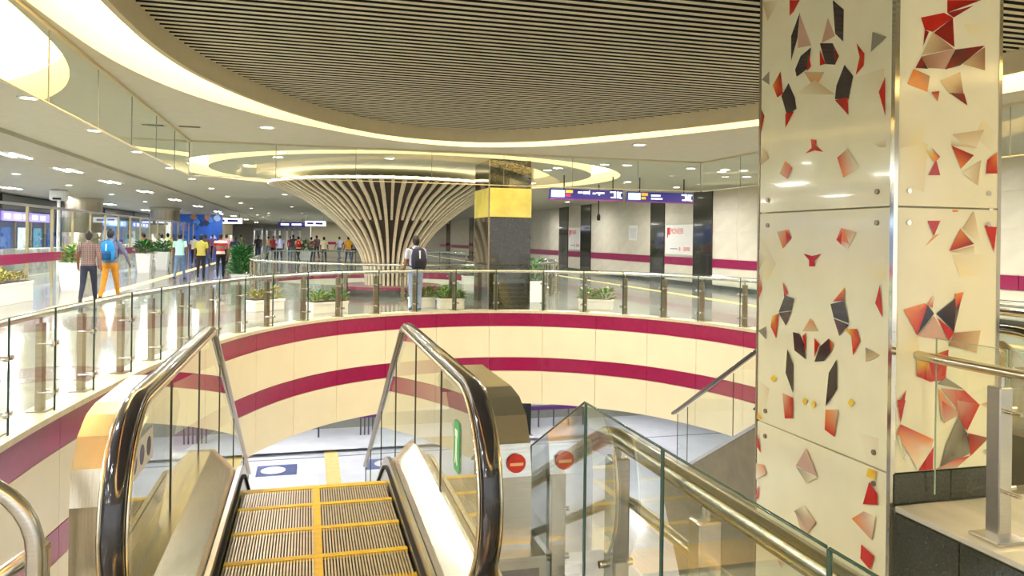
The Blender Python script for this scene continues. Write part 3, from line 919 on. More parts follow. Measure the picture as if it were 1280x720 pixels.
for (z0, z1) in ((-2.0, zl2), (zl2, zj2), (zj2, CTOP)):
    p = MB().rbox((CX0, CY0 + .03, z0 + .005), (CX0 + .03, CY1 - .02, z1 - .005), .004).build('glass_panel', ARTBG, colr)
    art_mesh(left_art, lambda x, y: on_x(x, y, CX0 - .0015), 'printed_facets', p, z0, z1,
             lambda q: Vector((q.x, clampv(CY0 + .04, CY1 - .03, q.y), clampv(z0 + .012, z1 - .012, q.z))), Vector((-1, 0, 0)))
    bl = MB()
    for yb_ in (CY0 + .14, CY1 - .14):
        for zb_ in (z0 + .1, z1 - .1):
            if zb_ > CTOP - .2 or zb_ < -1.5: continue
            bl.tube([(CX0, yb_, zb_), (CX0 - .012, yb_, zb_)], .018, 12)
    bl.build('stud', POSTM, p)
for (z0, z1) in ((zl2, zj2), (zj2, CTOP)):
    p = MB().rbox((CX0 + .03, CY0, z0 + .005), (CX1 - .02, CY0 + .03, z1 - .005), .004).build('glass_panel', ARTBG, colr)
    art_mesh(right_art, lambda x, y: on_y(x, y, CY0 - .0015), 'printed_facets', p, z0, z1,
             lambda q: Vector((clampv(CX0 + .04, CX1 - .03, q.x), q.y, clampv(z0 + .012, z1 - .012, q.z))), Vector((0, -1, 0)))
    bl = MB()
    for xb_ in (CX0 + .11, CX1 - .1):
        for zb_ in (z0 + .1, z1 - .1):
            if zb_ > CTOP - .2: continue
            bl.tube([(xb_, CY0, zb_), (xb_, CY0 - .012, zb_)], .016, 12)
    bl.build('stud', CHROME, p)
# base tiles and corner trims
for (a, c) in ((CX0 + .02, 3.98), (3.985, CX1)):
    MB().rbox((a, CY0 - .012, .02), (c, CY0 + .02, zl2), .003).build('base_tile', GRANITE, colr)
MB().box((CX0 - .004, CY0 - .004, -2), (CX0 + .028, CY0 + .028, CTOP)).build('corner_trim', CHROME, colr)
MB().box((CX1 - .022, CY0 - .004, .02), (CX1 + .004, CY0 + .028, CTOP)).build('corner_trim', CHROME, colr)
MB().box((CX0 - .004, CY1 - .02, -2), (CX0 + .02, CY1 + .004, CTOP)).build('corner_trim', POSTM, colr)

# ------------------------------------------------------------------ dark column behind the balustrade
c2 = thing('granite_column', (4.5, 17.6, 0), 'dark polished granite square column with a yellow glass band', 'column')
x0, x1, y0, y1 = 3.98, 4.98, 16.92, 18.45
for (a, c, m_, e) in ((0, 1.05, GRANITE2, 0), (1.055, 2.15, GRANITE2, 0), (2.155, 2.82, mat('yellow_glass', (226, 214, 104), .2, var=.15, scale=3, coat=.4), .01), (2.825, CZ + .02, GRANITE2, 0)):
    MB().rbox((x0 - e, y0 - e, a), (x1 + e, y1 + e, c), .008).build('cladding_panel', m_, c2)
MB().box((x0 - .012, y0 - .012, 0), (x0 + .02, y0 + .02, CZ)).box((x1 - .01, y0 - .012, 2.82), (x1 + .01, y0 + .02, CZ)).build('corner_trim', POSTM, c2)

# ------------------------------------------------------------------ trumpet column
TC = (2.37, 22.9)
tree = thing('trumpet_column', (TC[0], TC[1], 0), 'tall trumpet shaped column of curved ivory ribs flaring to the ceiling', 'column')
prof = [(.74, .22), (.75, .5), (.82, .9), (.92, 1.2), (1.1, 1.5), (1.36, 1.82), (1.7, 2.14), (2.1, 2.45), (2.55, 2.74), (2.95, 2.92), (3.3, 3.09), (3.45, 3.16)]
mb = MB().lathe([(r - .11, z) for r, z in prof], TC, 48); mb.build('core', CORE, tree)
NR = 36


def rib_mesh(pf, hw, name):
    vs, fs_ = [], []
    for i, (r, z) in enumerate(pf):
        a = Vector(pf[max(0, i - 1)]); b = Vector(pf[min(len(pf) - 1, i + 1)]); d = (b - a).normalized(); nrm = Vector((d.y, -d.x))
        wv = hw * (1 + .3 * (r - .74))
        for (dx_, dt) in ((-wv, 0), (wv, 0), (wv, -.10), (-wv, -.10)):
            vs.append((r + nrm.x * dt, dx_, z + nrm.y * dt))
    for i in range(len(pf) - 1):
        for q in range(4):
            q2 = (q + 1) % 4
            fs_.append((i * 4 + q, i * 4 + q2, i * 4 + 4 + q2, i * 4 + 4 + q))
    m = len(vs)
    fs_ += [(0, 1, 2, 3), (m - 1, m - 2, m - 3, m - 4)]
    return MB().add(vs, fs_).mesh(name, RIB)


ribm = rib_mesh(prof, .032, 'rib'); ribs_ = rib_mesh(prof[6:], .024, 'short_rib')
for k in range(NR):
    o = link_mesh('rib', ribm, tree); o.rotation_euler.z = 2 * math.pi * k / NR
    o = link_mesh('short_rib', ribs_, tree); o.rotation_euler.z = 2 * math.pi * (k + .5) / NR
MB().lathe([(3.35, 3.14), (3.50, 3.14), (3.50, 3.22), (3.35, 3.22)], TC, 80).build('rim', RIB, tree)
MB().lathe([(3.50, 3.16), (3.52, 3.16), (3.52, 3.215), (3.50, 3.215)], TC, 80).build('rim_light', mat('rim_led', (255, 236, 200), .5, emit=3.0), tree)
MB().lathe([(0, 3.165), (3.38, 3.165), (3.38, 3.18), (0, 3.18)], TC, 64, smooth=False).build('bounce_plate', CEIL, tree)  # pale disc added to bounce light onto the ceiling above
MB().lathe([(2.9, 3.185), (3.3, 3.185), (3.3, 3.20), (2.9, 3.20)], TC, 80).build('fill_uplight', mat('rim_led', (255, 236, 200), .5, emit=3.0), tree)  # glowing ring added to brighten the shaded ceiling disc
MB().lathe([(0, .0), (1.7, 0), (1.7, .18), (0, .18)], TC, 48, smooth=False).build('plinth', GRANITE, tree)
MB().lathe([(0, .18), (1.55, .18), (1.55, .25), (0, .25)], TC, 48, smooth=False).build('plinth_band', MAGENTA, tree)

# ------------------------------------------------------------------ glass smoke curtain hung from the ceiling
ZC0 = 2.78
def curtain(p0, p1, n, label, top=CZ):
    root = thing('smoke_curtain', (p0[0], p0[1], top), label, 'glass curtain')
    A, Bv = Vector((*p0, 0)), Vector((*p1, 0)); d = (Bv - A).normalized()
    for k in range(n):
        a = A.lerp(Bv, k / n) + d * .006; b = A.lerp(Bv, (k + 1) / n) - d * .006
        g = MB().add([(a.x, a.y, ZC0), (b.x, b.y, ZC0), (b.x, b.y, top), (a.x, a.y, top)], [(0, 1, 2, 3)]).build('glass_panel', GLSC, root, fix=False)
        MB().tube([(b.x, b.y, ZC0), (b.x, b.y, top)], .007, 6).build('glass_edge', mat('edge_grey', (140, 150, 146), .3), g)
        MB().tube([(a.x, a.y, ZC0), (b.x, b.y, ZC0)], .011, 6).build('bottom_profile', mat('profile_cream', (236, 226, 196), .3), g)
    MB().box((min(p0[0], p1[0]) - .03, min(p0[1], p1[1]) - .03, top - .035), (max(p0[0], p1[0]) + .03, max(p0[1], p1[1]) + .03, top)).build('top_channel', FASCIA, root)
    return root


curtain((-2.2, 1.0), (-2.2, 15.5), 9, 'hanging glass smoke curtain along the shop side of the oval ceiling')
curtain((-2.15, 15.5), (8.55, 15.5), 7, 'hanging glass smoke curtain across the hall in front of the trumpet column')
curtain((8.6, 15.5), (8.6, 3.0), 8, 'hanging glass smoke curtain along the cream wall side of the oval')

# ------------------------------------------------------------------ ceiling lamps
ring_me = MB().lathe([(.10, -.014), (.135, -.014), (.145, 0), (.10, 0)], (0, 0), 20).mesh('trim_ring', WHITE)
disc_me = MB().lathe([(0, -.010), (.10, -.010), (.10, -.004), (0, -.004)], (0, 0), 20).mesh('lens', LAMPM)
lamp_ld = bpy.data.lights.new('downlight_beam', 'AREA')
lamp_ld.shape = 'DISK'; lamp_ld.size = .24; lamp_ld.energy = LAMP_W; lamp_ld.color = (1, .985, .94); lamp_ld.spread = math.radians(170)


def downlight(x, y, z, label, group, light=True, sc_=1.0):
    t = thing('downlight', (x, y, z), label, 'downlight', group)
    a = link_mesh('trim_ring', ring_me, t); b = link_mesh('lens', disc_me, t)
    a.scale = b.scale = (sc_, sc_, 1)
    if light:
        l = bpy.data.objects.new('beam', lamp_ld); col.objects.link(l); l.parent = t; l.location = (0, 0, -.03)


G1 = 'round downlights in the cream ceiling'
L1 = 'round white downlight set in the cream ceiling'
for (x, y) in [(-.68, 12.55 + .6), (5.95, 13.1), (-.57, 16.9), (6.75, 16.8), (9.05, 16.9), (10.2, 17.4), (7.3, 16.75), (-3.6, 8.2), (-3.6, 11.4), (-3.6, 14.6),
               (-3.6, 18), (-3.6, 22), (-3.6, 26), (-3.6, 31), (-3.6, 37), (-3.6, 44), (-3.6, 52), (9.6, 12), (11.6, 14), (11.6, 18.5), (9.4, 21.5), (11.8, 23), (11.8, 28), (9.6, 27),
               (11.8, 34), (9.4, 33), (11.8, 41), (9.0, 40), (11.8, 50), (6, 34), (2.5, 32), (-1, 34), (6, 44), (2, 42), (-1, 48), (5, 56), (9.5, 9.0), (11.8, 9.5), (9.6, 5.5), (11.8, 4),
               (-3.6, 4.5), (-3.6, 1), (9.8, 1.5), (-.5, 60), (8, 66), (2, 74), (-3.4, 70), (-3.6, -2.5), (-3, 62), (3, 64), (11, 60), (-2, 80), (1, 88), (6, 80), (10, 74), (-3, 95), (-1, 106), (10, 88)] + [(x_, y_) for y_ in (68, 76, 84, 92, 102, 112) for x_ in (-4.2, -.2, 4)]:  # extra far downlights and the one behind the camera, added for brightness
    downlight(x, y, CZ, L1, G1)
G2 = 'round downlights in the trumpet ceiling disc'
for k in range(6):
    a = 2 * math.pi * (k + .3) / 6
    downlight(COVE2C[0] + 4.45 * math.cos(a), COVE2C[1] + 4.6 * math.sin(a), CZ + .02, 'round white downlight in the ceiling disc above the trumpet column', G2)
G3 = 'round downlights in the grey ceiling'
for y in [6, 9.5, 13, 16.5, 20.5, 25, 30, 36, 43, 52, 62, 75, 90]:
    for x in (-8.2, -13.5):
        downlight(x, y, CZ - .08, 'round white downlight in the grey ceiling over the shops', G3, light=True)
lin_me = MB().box((-.035, -.6, -.012), (.035, .6, 0)).mesh('tube_light', LAMPM)
tube_ld = bpy.data.lights.new('tube_beam', 'AREA'); tube_ld.shape = 'RECTANGLE'; tube_ld.size = .3; tube_ld.size_y = 1.2; tube_ld.energy = 70; tube_ld.color = (1, .99, .96)
for y in [-4, -.5, 3.2, 7, 11, 15, 19, 23, 27.5, 33, 40, 48, 58, 70, 84, 100]:  # nearest rows out of view, continuing the grid, added to light the printed column
    for x in (-6.3, -11):
        zl_ = CZ - .081
        t = thing('linear_lamp', (x, y, zl_), 'twin tube lamp recessed in the grey ceiling', 'ceiling lamp', 'twin tube lamps in the grey ceiling')
        MB().box((x - .26, y - .78, zl_ - .008), (x + .26, y + .78, zl_)).build('housing', WHITE, t)
        for dx_ in (-.12, .12): link_mesh('tube_light', lin_me, t, (x + dx_, y + dx_, zl_ - .008))
        l = bpy.data.objects.new('beam', tube_ld); col.objects.link(l); l.parent = t; l.location = (0, 0, -.05)
low_ld = bpy.data.lights.new('lower_beam', 'AREA'); low_ld.shape = 'RECTANGLE'; low_ld.size = .3; low_ld.size_y = 1.2; low_ld.energy = 42; low_ld.color = (.93, .95, 1)
for x in (-9, -5, -1.2, 3, 7, 11):
    for y in (19.5, 24):
        t = thing('panel_lamp', (x, y, -2.03), 'flat white panel lamp in the ceiling of the lower level', 'ceiling lamp', 'panel lamps of the lower level')
        MB().box((x - .15, y - .6, -2.05), (x + .15, y + .6, -2.03)).build('diffuser', LAMPM, t)
        l = bpy.data.objects.new('beam', low_ld); col.objects.link(l); l.parent = t; l.location = (0, 0, -.04)
for i_, (x, y) in enumerate([(-6, 6), (-6, 12)]):
    t = thing('panel_lamp', (x, y, -2.03), 'flat white panel lamp in the ceiling of the lower level', 'ceiling lamp', 'panel lamps of the lower level')
    MB().box((x - .15, y - .6, -2.05), (x + .15, y + .6, -2.03)).build('diffuser', LAMPM, t)
    l = bpy.data.objects.new('beam', low_ld); col.objects.link(l); l.parent = t; l.location = (0, 0, -.04)

# ceiling hooks / vents
for (x, y, vl) in [(237, 158, 'small dark slot vent in the cream ceiling inside the glass curtain corner'), (198, 156, 'small dark slot vent in the cream ceiling behind the glass curtain')]:
    p = on_z(x, y, CZ)
    v = thing('ceiling_vent', tuple(p), vl, 'vent')
    MB().box((p.x - .16, p.y - .06, CZ - .012), (p.x + .16, p.y + .06, CZ)).build('grille', mat('vent_dark', (70, 66, 54), .6), v)
    MB().box((p.x - .18, p.y - .08, CZ - .006), (p.x + .18, p.y + .08, CZ)).build('frame', FASCIA, v)

# ------------------------------------------------------------------ writing
def text_mesh(body, size, M4, m, name, parent, ext=.001, align='LEFT'):
    cu_ = bpy.data.curves.new(name, 'FONT'); cu_.body = body; cu_.size = size; cu_.extrude = ext; cu_.align_x = align
    o = bpy.data.objects.new(name, cu_); col.objects.link(o)
    bpy.context.view_layer.update()
    me = bpy.data.meshes.new_from_object(o.evaluated_get(bpy.context.evaluated_depsgraph_get()))
    bpy.data.objects.remove(o)
    me.transform(Matrix.Translation(-origin(parent)) @ M4)
    me.materials.clear(); me.materials.append(m)
    return link_mesh(name, me, parent)


def facing(loc, right, up=(0, 0, 1), squeeze=1.0):
    r = Vector(right).normalized(); u = Vector(up); n = r.cross(u)
    m4 = Matrix((r * squeeze, u, n)).transposed().to_4x4(); m4.translation = Vector(loc)
    return m4


# posters on the right wall (facing -X, read along -Y)
INK = mat('poster_red', (206, 40, 46), .5)
def poster(y0, y1, z0, z1, label):
    """y1 is the far (left-hand) end"""
    t = thing('wall_poster', (13.66, (y0 + y1) / 2, z0), label, 'poster')
    MB().box((13.655, y0, z0), (13.675, y1, z1)).build('board', WHITE, t)
    MB().box((13.65, y0 - .05, z0 - .05), (13.68, y1 + .05, z0)).box((13.65, y0 - .05, z1), (13.68, y1 + .05, z1 + .06)).build('frame', mat('poster_frame', (190, 196, 180), .5), t)
    wd, ht = y1 - y0, z1 - z0
    s = ht * .26
    # emblem: red P shape
    MB().box((13.650, y1 - wd * .18, z1 - ht * .34), (13.655, y1 - wd * .07, z1 - ht * .09)).box((13.650, y1 - wd * .105, z1 - ht * .43), (13.655, y1 - wd * .07, z1 - ht * .34))\
        .build('emblem', INK, t)
    text_mesh('PIONEER', s, facing((13.652, y1 - wd * .2, z1 - ht * .30), (0, -1, 0), squeeze=wd * .48 / (s * 4.0)), INK, 'lettering', t)
    text_mesh('8 - 5898', s * .72, facing((13.652, y1 - wd * .52, z0 + ht * .12), (0, -1, 0), squeeze=wd * .42 / (s * .72 * 3.6)), INK, 'lettering', t)
    MB().box((13.650, y1 - wd * .48, z0 + ht * .17), (13.655, y1 - wd * .2, z0 + ht * .2)).build('rule', mat('rule_grey', (150, 140, 140), .5), t)


poster(25.3, 27.5, 1.15, 2.28, 'white poster with red PIONEER lettering between dark pilasters, nearer one')
poster(37.3, 39.1, 1.15, 2.3, 'farther small white poster with red lettering between two dark pilasters')
nt_ = thing('wall_notice', (13.67, 30.6, 1.66), 'blank white notice sheet on the cream wall', 'notice')
MB().rbox((13.66, 30.2, 1.66), (13.69, 31.1, 2.32), .005).build('sheet', WHITE, nt_)
MB().box((13.655, 30.3, 1.75), (13.66, 31.0, 2.2)).build('print', mat('notice_print', (222, 224, 220), .6), nt_)

# hanging direction signs
ORANGE = mat('sign_orange', (244, 176, 40), .4, emit=.4); SRED = mat('sign_red', (196, 40, 60), .4, emit=.3)
SWHITE = mat('sign_white', (236, 240, 250), .4, emit=.9); SCYAN = mat('sign_cyan', (176, 232, 236), .4, emit=.8)
def hang_sign(pl, pr, label, second):
    a, b = Vector(pl), Vector(pr)
    wd = b.x - a.x
    Yp, z0, z1 = a.y, a.z, a.z + .29
    t = thing('hanging_sign', ((a.x + b.x) / 2, Yp, z0), label, 'sign')
    MB().rbox((a.x, Yp, z0), (b.x, Yp + .12, z1), .01).build('body', NAVY, t)
    MB().box((a.x, Yp - .004, z0 - .012), (b.x, Yp + .124, z0 + .012)).build('edge_strip', mat('sign_edge', (140, 40, 120), .4), t)
    fx = lambda u: a.x + wd * u
    fz = lambda v: z0 + (z1 - z0) * v
    def bars(rects, m_, name):
        mb = MB()
        for (u0, u1, v0, v1) in rects: mb.box((fx(u0), Yp - .004, fz(v0)), (fx(u1), Yp, fz(v1)))
        mb.build(name, m_, t)
    bars([(.02, .2, .2, .86)], SCYAN, 'pictogram_panel')
    bars([(.03, .07, .3, .75), (.085, .12, .3, .75), (.14, .185, .3, .75)], SWHITE, 'pictogram')
    bars([(.215, .31, .62, .88)], ORANGE, 'line_label')
    bars([(.215, .28, .26, .5)], SRED if not second else ORANGE, 'line_label')
    if not second:
        bars([(.38, .44, .6, .76), (.45, .52, .55, .8), (.53, .54, .5, .9), (.58, .62, .55, .7), (.63, .74, .62, .74), (.66, .68, .45, .7)], SWHITE, 'lettering')
    else:
        bars([(.36, .5, .58, .74), (.36, .53, .28, .42)], SWHITE, 'lettering')
    bars([(.82, .9, .74, .86), (.875, .9, .3, .86), (.83, .9, .22, .34), (.915, .94, .22, .86), (.95, .965, .2, .84), (.965, .985, .72, .84), (.965, .985, .2, .32)], SWHITE, 'arrow_mark')
    for u in (.2, .87):
        MB().tube([(fx(u), Yp + .06, z1), (fx(u), Yp + .06, CZ)], .02, 8).build('hanger', BRUSH, t)


hang_sign((6.42, 20.0, 2.78), (8.6, 20.0, 2.78), 'navy hanging direction sign beside the dark granite column', False)
hang_sign((8.72, 20.0, 2.76), (10.8, 20.0, 2.76), 'navy hanging direction sign nearer the cream wall', True)
hs_ = thing('hanging_camera', (9.05, 23, 2.0), 'dark pendant device hanging on a rod below the direction signs', 'pendant')
MB().tube([(9.05, 23, CZ), (9.05, 23, 2.5)], .02, 8).build('rod', BRUSH, hs_)
MB().lathe([(.0, 2.28), (.05, 2.3), (.06, 2.42), (.035, 2.5), (0, 2.5)], (9.05, 23), 14).build('housing', BRUSH, hs_)

# ------------------------------------------------------------------ plants
def foliage(mb, c, rx, ry, h, n, size, rnd, up=.6, z0=0):
    for _ in range(n):
        a = rnd.uniform(0, 2 * math.pi); q = math.sqrt(rnd.random())
        hh = rnd.random()
        x, y_, z = c[0] + rx * q * math.cos(a) * (1 - .25 * hh), c[1] + ry * q * math.sin(a) * (1 - .25 * hh), z0 + h * hh
        d = Vector((math.cos(a) * (.3 + q), math.sin(a) * (.3 + q), rnd.uniform(up - .5, up + .6))).normalized()
        s = d.cross(Vector((0, 0, 1)))
        s = s.normalized() if s.length > .01 else Vector((1, 0, 0))
        L, wd = size * rnd.uniform(.7, 1.3), size * rnd.uniform(.14, .24)
        p = Vector((x, y_, z)); mid = p + d * L * .5 + Vector((0, 0, .05 * L)); tip = p + d * L + Vector((0, 0, -.12 * L))
        mb.add([p, mid - s * wd, tip, mid + s * wd], [(0, 1, 2), (0, 2, 3)], rnd.choice((0, 0, 1)))


def box_planter(x, y_, wd, dp, h, rot, label, mats, n=160, size=.16, fh=.22, group=None):
    t = thing('planter_box', (x, y_, 0), label, 'planter', group)
    t.rotation_euler.z = rot
    W_ = origin(t)
    def L(mb, name, m_, par=t):
        return link_mesh(name, mb.mesh(name, m_), par)
    mb = MB().rbox((-wd / 2, -dp / 2, 0), (wd / 2, dp / 2, h), .012)
    L(mb, 'box', WHITE)
    L(MB().rbox((-wd / 2 - .012, -dp / 2 - .012, h - .05), (wd / 2 + .012, dp / 2 + .012, h + .008), .01), 'rim', WHITE)
    L(MB().box((-wd / 2 + .03, -dp / 2 + .03, h + .005), (wd / 2 - .03, dp / 2 - .03, h + .016)), 'soil', SOIL)
    rnd = random.Random(int(x * 100 + y_ * 10))
    fb = MB()
    nc = max(1, int(wd / .3))
    for k in range(nc):
        foliage(fb, (-wd / 2 + wd * (k + .5) / nc, 0), wd / nc * .5, dp * .45, fh * rnd.uniform(.7, 1.1), n // nc, size, rnd, z0=h)
    o = link_mesh('foliage', fb.mesh('foliage', mats, fix=False), t); o['kind'] = 'stuff'
    return t


GRN = [LEAF, LEAFY]
box_planter(.42, 16.98, .85, .3, .24, .5, 'white planter box of yellow green plants in front of the trumpet column base', GRN)
box_planter(-.9, 17.7, .85, .3, .24, .8, 'white planter box of drying grass farthest to the shop side of the balustrade', [LEAFY, mat('dry_leaf', (150, 124, 70), .7)])
box_planter(3.25, 17.65, .6, .3, .24, .05, 'white planter box of leafy plants beside the dark granite column foot', GRN)
box_planter(2.62, 18.0, .6, .3, .24, .05, 'white planter box of leafy plants right behind the man with the dark backpack', GRN)
box_planter(6.65, 17.0, .8, .3, .24, -.5, 'white planter box of green plants under the navy direction sign', GRN)
box_planter(-6.9, 19.8, 2.6, .6, .48, 1.5, 'long white planter box of brown grass by the glass partition', [LEAFY, mat('dry_leaf', (150, 124, 70), .7)], n=300)
box_planter(6.2, 27.0, 1.6, .35, .3, 0, 'low white planter of green shrubs behind the dark granite column', [LEAFD, LEAF], n=200, size=.2, fh=.5)
box_planter(5.6, 19.2, .7, .35, .55, 0, 'tall white planter with a green bush beside the dark granite column', [LEAFD, LEAF], n=200, size=.18, fh=.5)


def pot_plant(x, y_, h, r0, r1, label, fh, fr, mats, n=260, size=.28):
    t = thing('potted_plant', (x, y_, 0), label, 'potted plant')
    # square tapered planter
    vs = []
    for (r, z) in ((r0, 0), (r1, h), (r1 - .03, h), (r1 - .04, h - .06)):
        vs += [(-r, -r, z), (r, -r, z), (r, r, z), (-r, r, z)]
    fs_ = [(3, 2, 1, 0)]
    for k in range(3):
        for i in range(4):
            j = (i + 1) % 4; fs_.append((k * 4 + i, k * 4 + j, k * 4 + 4 + j, k * 4 + 4 + i))
    link_mesh('pot', MB().add(vs, fs_).mesh('pot', WHITE), t)
    link_mesh('soil', MB().box((-r1 + .04, -r1 + .04, h - .08), (r1 - .04, r1 - .04, h - .05)).mesh('soil', SOIL), t)
    rnd = random.Random(int(x * 77 + y_ * 13)); fb = MB()
    foliage(fb, (0, 0), fr, fr, fh, n, size, rnd, z0=h - .04)
    o = link_mesh('foliage', fb.mesh('foliage', mats, fix=False), t); o['kind'] = 'stuff'
    link_mesh('stem', MB().tube([(0, 0, h - .08), (.02, 0, h + fh * .5), (0, .02, h + fh * .8)], [.03, .02, .01], 8).mesh('stem', mat('stem_brown', (92, 74, 44), .8)), t)


pot_plant(-6.7, 24.9, .8, .22, .29, 'tapered white pot with wispy green plant by the magenta glass partition', .5, .24, [LEAF, LEAFY], 110, .22)
pot_plant(-6.75, 35.4, .85, .22, .3, 'tapered white pot with leafy plant, first of the pair behind the blue backpack', .5, .32, [LEAFD, LEAF], 150)
pot_plant(-6.6, 38.6, .85, .22, .3, 'tapered white pot with leafy plant, second of the pair farther along', .5, .32, [LEAFD, LEAF], 150)
pot_plant(-2.45, 30.6, .2, .3, .36, 'large bushy green plant standing on the floor beside the far balustrade', 1.05, .36, [LEAFD, mat('leaf_bright', (96, 170, 84), .45, var=.4, scale=25)], 700, .25)
pot_plant(5.6, 45, .6, .3, .36, 'small potted bush far off between trumpet column and cream wall', .5, .4, [LEAFD, LEAF], 120)
pot_plant(-.3, 52, .7, .4, .5, 'dark green potted bush far behind the trumpet column', .7, .6, [LEAFD, LEAF], 160)

# tactile line on the floor
tl = MB()
y_ = 8.0
structure('trim_tactile_line', MB().box((-5.52, 8, .0), (-5.18, 90, .006)), YELSOFT, 'pale yellow tactile strip along the concourse floor', 'trim')
structure('trim_tactile_line_right', MB().box((11.0, 4, 0), (11.3, 90, .006)), YELSOFT, 'pale yellow tactile strip near the cream wall', 'trim')

# ------------------------------------------------------------------ shop side: glass partition, pillars, shops
gp = thing('glass_partition', (-7.9, 16, 0), 'glass partition with steel mullions and a magenta band along the shops', 'partition')
yv = 14.0
mul = MB().box((-.035, -.035, 0), (.035, .035, 2.5)).mesh('mullion', mat('mullion_tan', (176, 160, 124), .35, .6))
pn = MB().add([(0, .03, .08), (0, 2.17, .08), (0, 2.17, 2.4), (0, .03, 2.4)], [(0, 1, 2, 3)]).mesh('glass_panel', GLS, fix=False)
bn = MB().box((-.02, .0, .78), (.02, 2.2, 1.06)).mesh('band_panel', MAGENTA)
for k in range(24):
    link_mesh('mullion', mul, gp, (-7.9, yv, 0)); link_mesh('glass_panel', pn, gp, (-7.9, yv, 0))
    link_mesh('band_panel', bn, gp, (-7.88, yv, 0)); yv += 2.2
MB().box((-7.93, 14, 2.42), (-7.87, yv, 2.5)).build('head_rail', STEEL, gp)
for i, ((x, y_), lb) in enumerate(zip([(-10.6, 41), (-8.75, 52), (-7.6, 74)], ['thick round steel clad pillar nearest, behind the two walking men', 'round steel clad pillar second along the shop side',
                                                                         'slim looking round pillar farthest along the shop side'])):
    t = thing('round_pillar', (x, y_, 0), lb, 'pillar')
    MB().lathe([(.86, 0), (.86, 1.7), (.85, 1.705), (.85, 1.72), (.86, 1.725), (.86, CZ - .08)], (x, y_), 36).build('cladding', mat('pillar_steel', (176, 166, 146), .3, .75, var=.15, scale=3, stretch=(8, 8, .3)), t)
    MB().lathe([(.9, 0), (.9, .15), (.86, .16)], (x, y_), 36).build('base_ring', STEEL, t)
    MB().lathe([(.86, CZ - .25), (.92, CZ - .2), (.92, CZ - .08)], (x, y_), 36).build('top_collar', CEILGREY, t)
shop_ld = bpy.data.lights.new('shop_beam', 'AREA'); shop_ld.shape = 'RECTANGLE'; shop_ld.size = .6; shop_ld.size_y = 6; shop_ld.energy = 160; shop_ld.color = (.95, .98, 1)  # added fill light without a fixture, brightens the dark shop fronts
shop_cols = [('blue', (40, 92, 150)), ('teal', (56, 128, 140)), ('navy', (26, 44, 84)), ('dark', (38, 40, 48)), ('deepblue', (30, 82, 170)), ('slate', (70, 92, 110)), ('blue', (40, 92, 150)), ('violet', (80, 70, 150))]
shop_names = ['blue fronted shop with white lit board, nearest on the shop side', 'teal glass shop front with red ovals and a blue lightbox', 'navy shop front with white sign behind the walking men',
              'dark shop front with violet screen behind the pots', 'deep blue shop front behind the second round pillar', 'slate grey shop front beyond the blue hoarding', 'blue shop front far along the concourse', 'violet lit shop front farthest along the concourse']
rnd = random.Random(3)
for k, (nm, rgb) in enumerate(shop_cols):
    y0, y1 = 20 + k * 8.5, 20 + (k + 1) * 8.5 - .3
    xw = -13.0
    t = thing('shop_front', (xw, (y0 + y1) / 2, 0), shop_names[k], 'shop front')
    MB().box((xw - .2, y0, 0), (xw, y1, 2.7)).build('back_wall', mat('shop_' + nm, rgb, .3, var=.3, scale=1.2), t)
    MB().box((xw - .25, y0, 2.7), (xw + .35, y1, 3.34)).build('header', mat('shop_header', (44, 44, 44), .5), t)
    sg = MB().box((xw + .02, y0 + .8, 2.2), (xw + .1, y1 - 1.2, 2.62)).build('sign_board', mat('shop_sign_%d' % (k % 4), [(90, 150, 220), (60, 110, 200), (150, 130, 220), (200, 216, 236)][k % 4], .4, emit=1.0), t)
    mb = MB()
    for q in range(5):
        a = y0 + 1.0 + q * (y1 - y0 - 2.4) / 5
        mb.box((xw + .1, a, 2.3), (xw + .11, a + rnd.uniform(.3, .9), 2.52))
    mb.build('sign_glyph', mat('glyph_white', (240, 244, 255), .4, emit=1.2), sg)
    for q in range(4):
        a = y0 + .4 + q * (y1 - y0) / 4
        MB().box((xw, a, 0), (xw + .06, a + .08, 2.7)).build('mullion', mat('mullion_tan', (176, 160, 124), .35, .6), t)
        c_ = rnd.choice([(30, 90, 170), (200, 214, 226), (40, 120, 140), (30, 60, 140), (80, 140, 170)])
        MB().rbox((xw + .01, a + .35, .7), (xw + .05, a + 1.5, 1.9), .02).build('display_panel', mat('display_%d_%d_%d' % c_, c_, .4, var=.35, scale=5), t)
        if k in (0, 1):
            el = MB().prism([(a + .9 + .22 * math.cos(u), 1.75 + .5 * math.sin(u)) for u in [2 * math.pi * z / 18 for z in range(18)]], 'x', xw + .055, xw + .07)
            el.build('red_oval', mat('oval_red', (216, 84, 62), .4), t)
    l = bpy.data.objects.new('beam', shop_ld); col.objects.link(l); l.parent = t; l.location = (1.6, 0, 2.68)
    MB().rbox((xw + .1, y0 + .5, 0), (xw + .7, y1 - .5, .95), .03).build('counter', mat('counter_grey', (170, 172, 160), .4), t)
ha, hb = on_y(224, 290, 60), on_y(278, 290, 60)
hd = thing('blue_hoarding', ((ha.x + hb.x) / 2, 60, 0), 'bright blue picture hoarding facing the hall beyond the second round pillar', 'hoarding')
MB().box((ha.x, 60, 0), (hb.x, 60.1, 3.2)).build('board', mat('hoarding_blue', (28, 84, 176), .35, var=.3, scale=1.0), hd)
MB().box((ha.x - .05, 59.96, 3.2), (hb.x + .05, 60.14, 3.32)).build('top_rail', STEEL, hd)
rnd = random.Random(5)
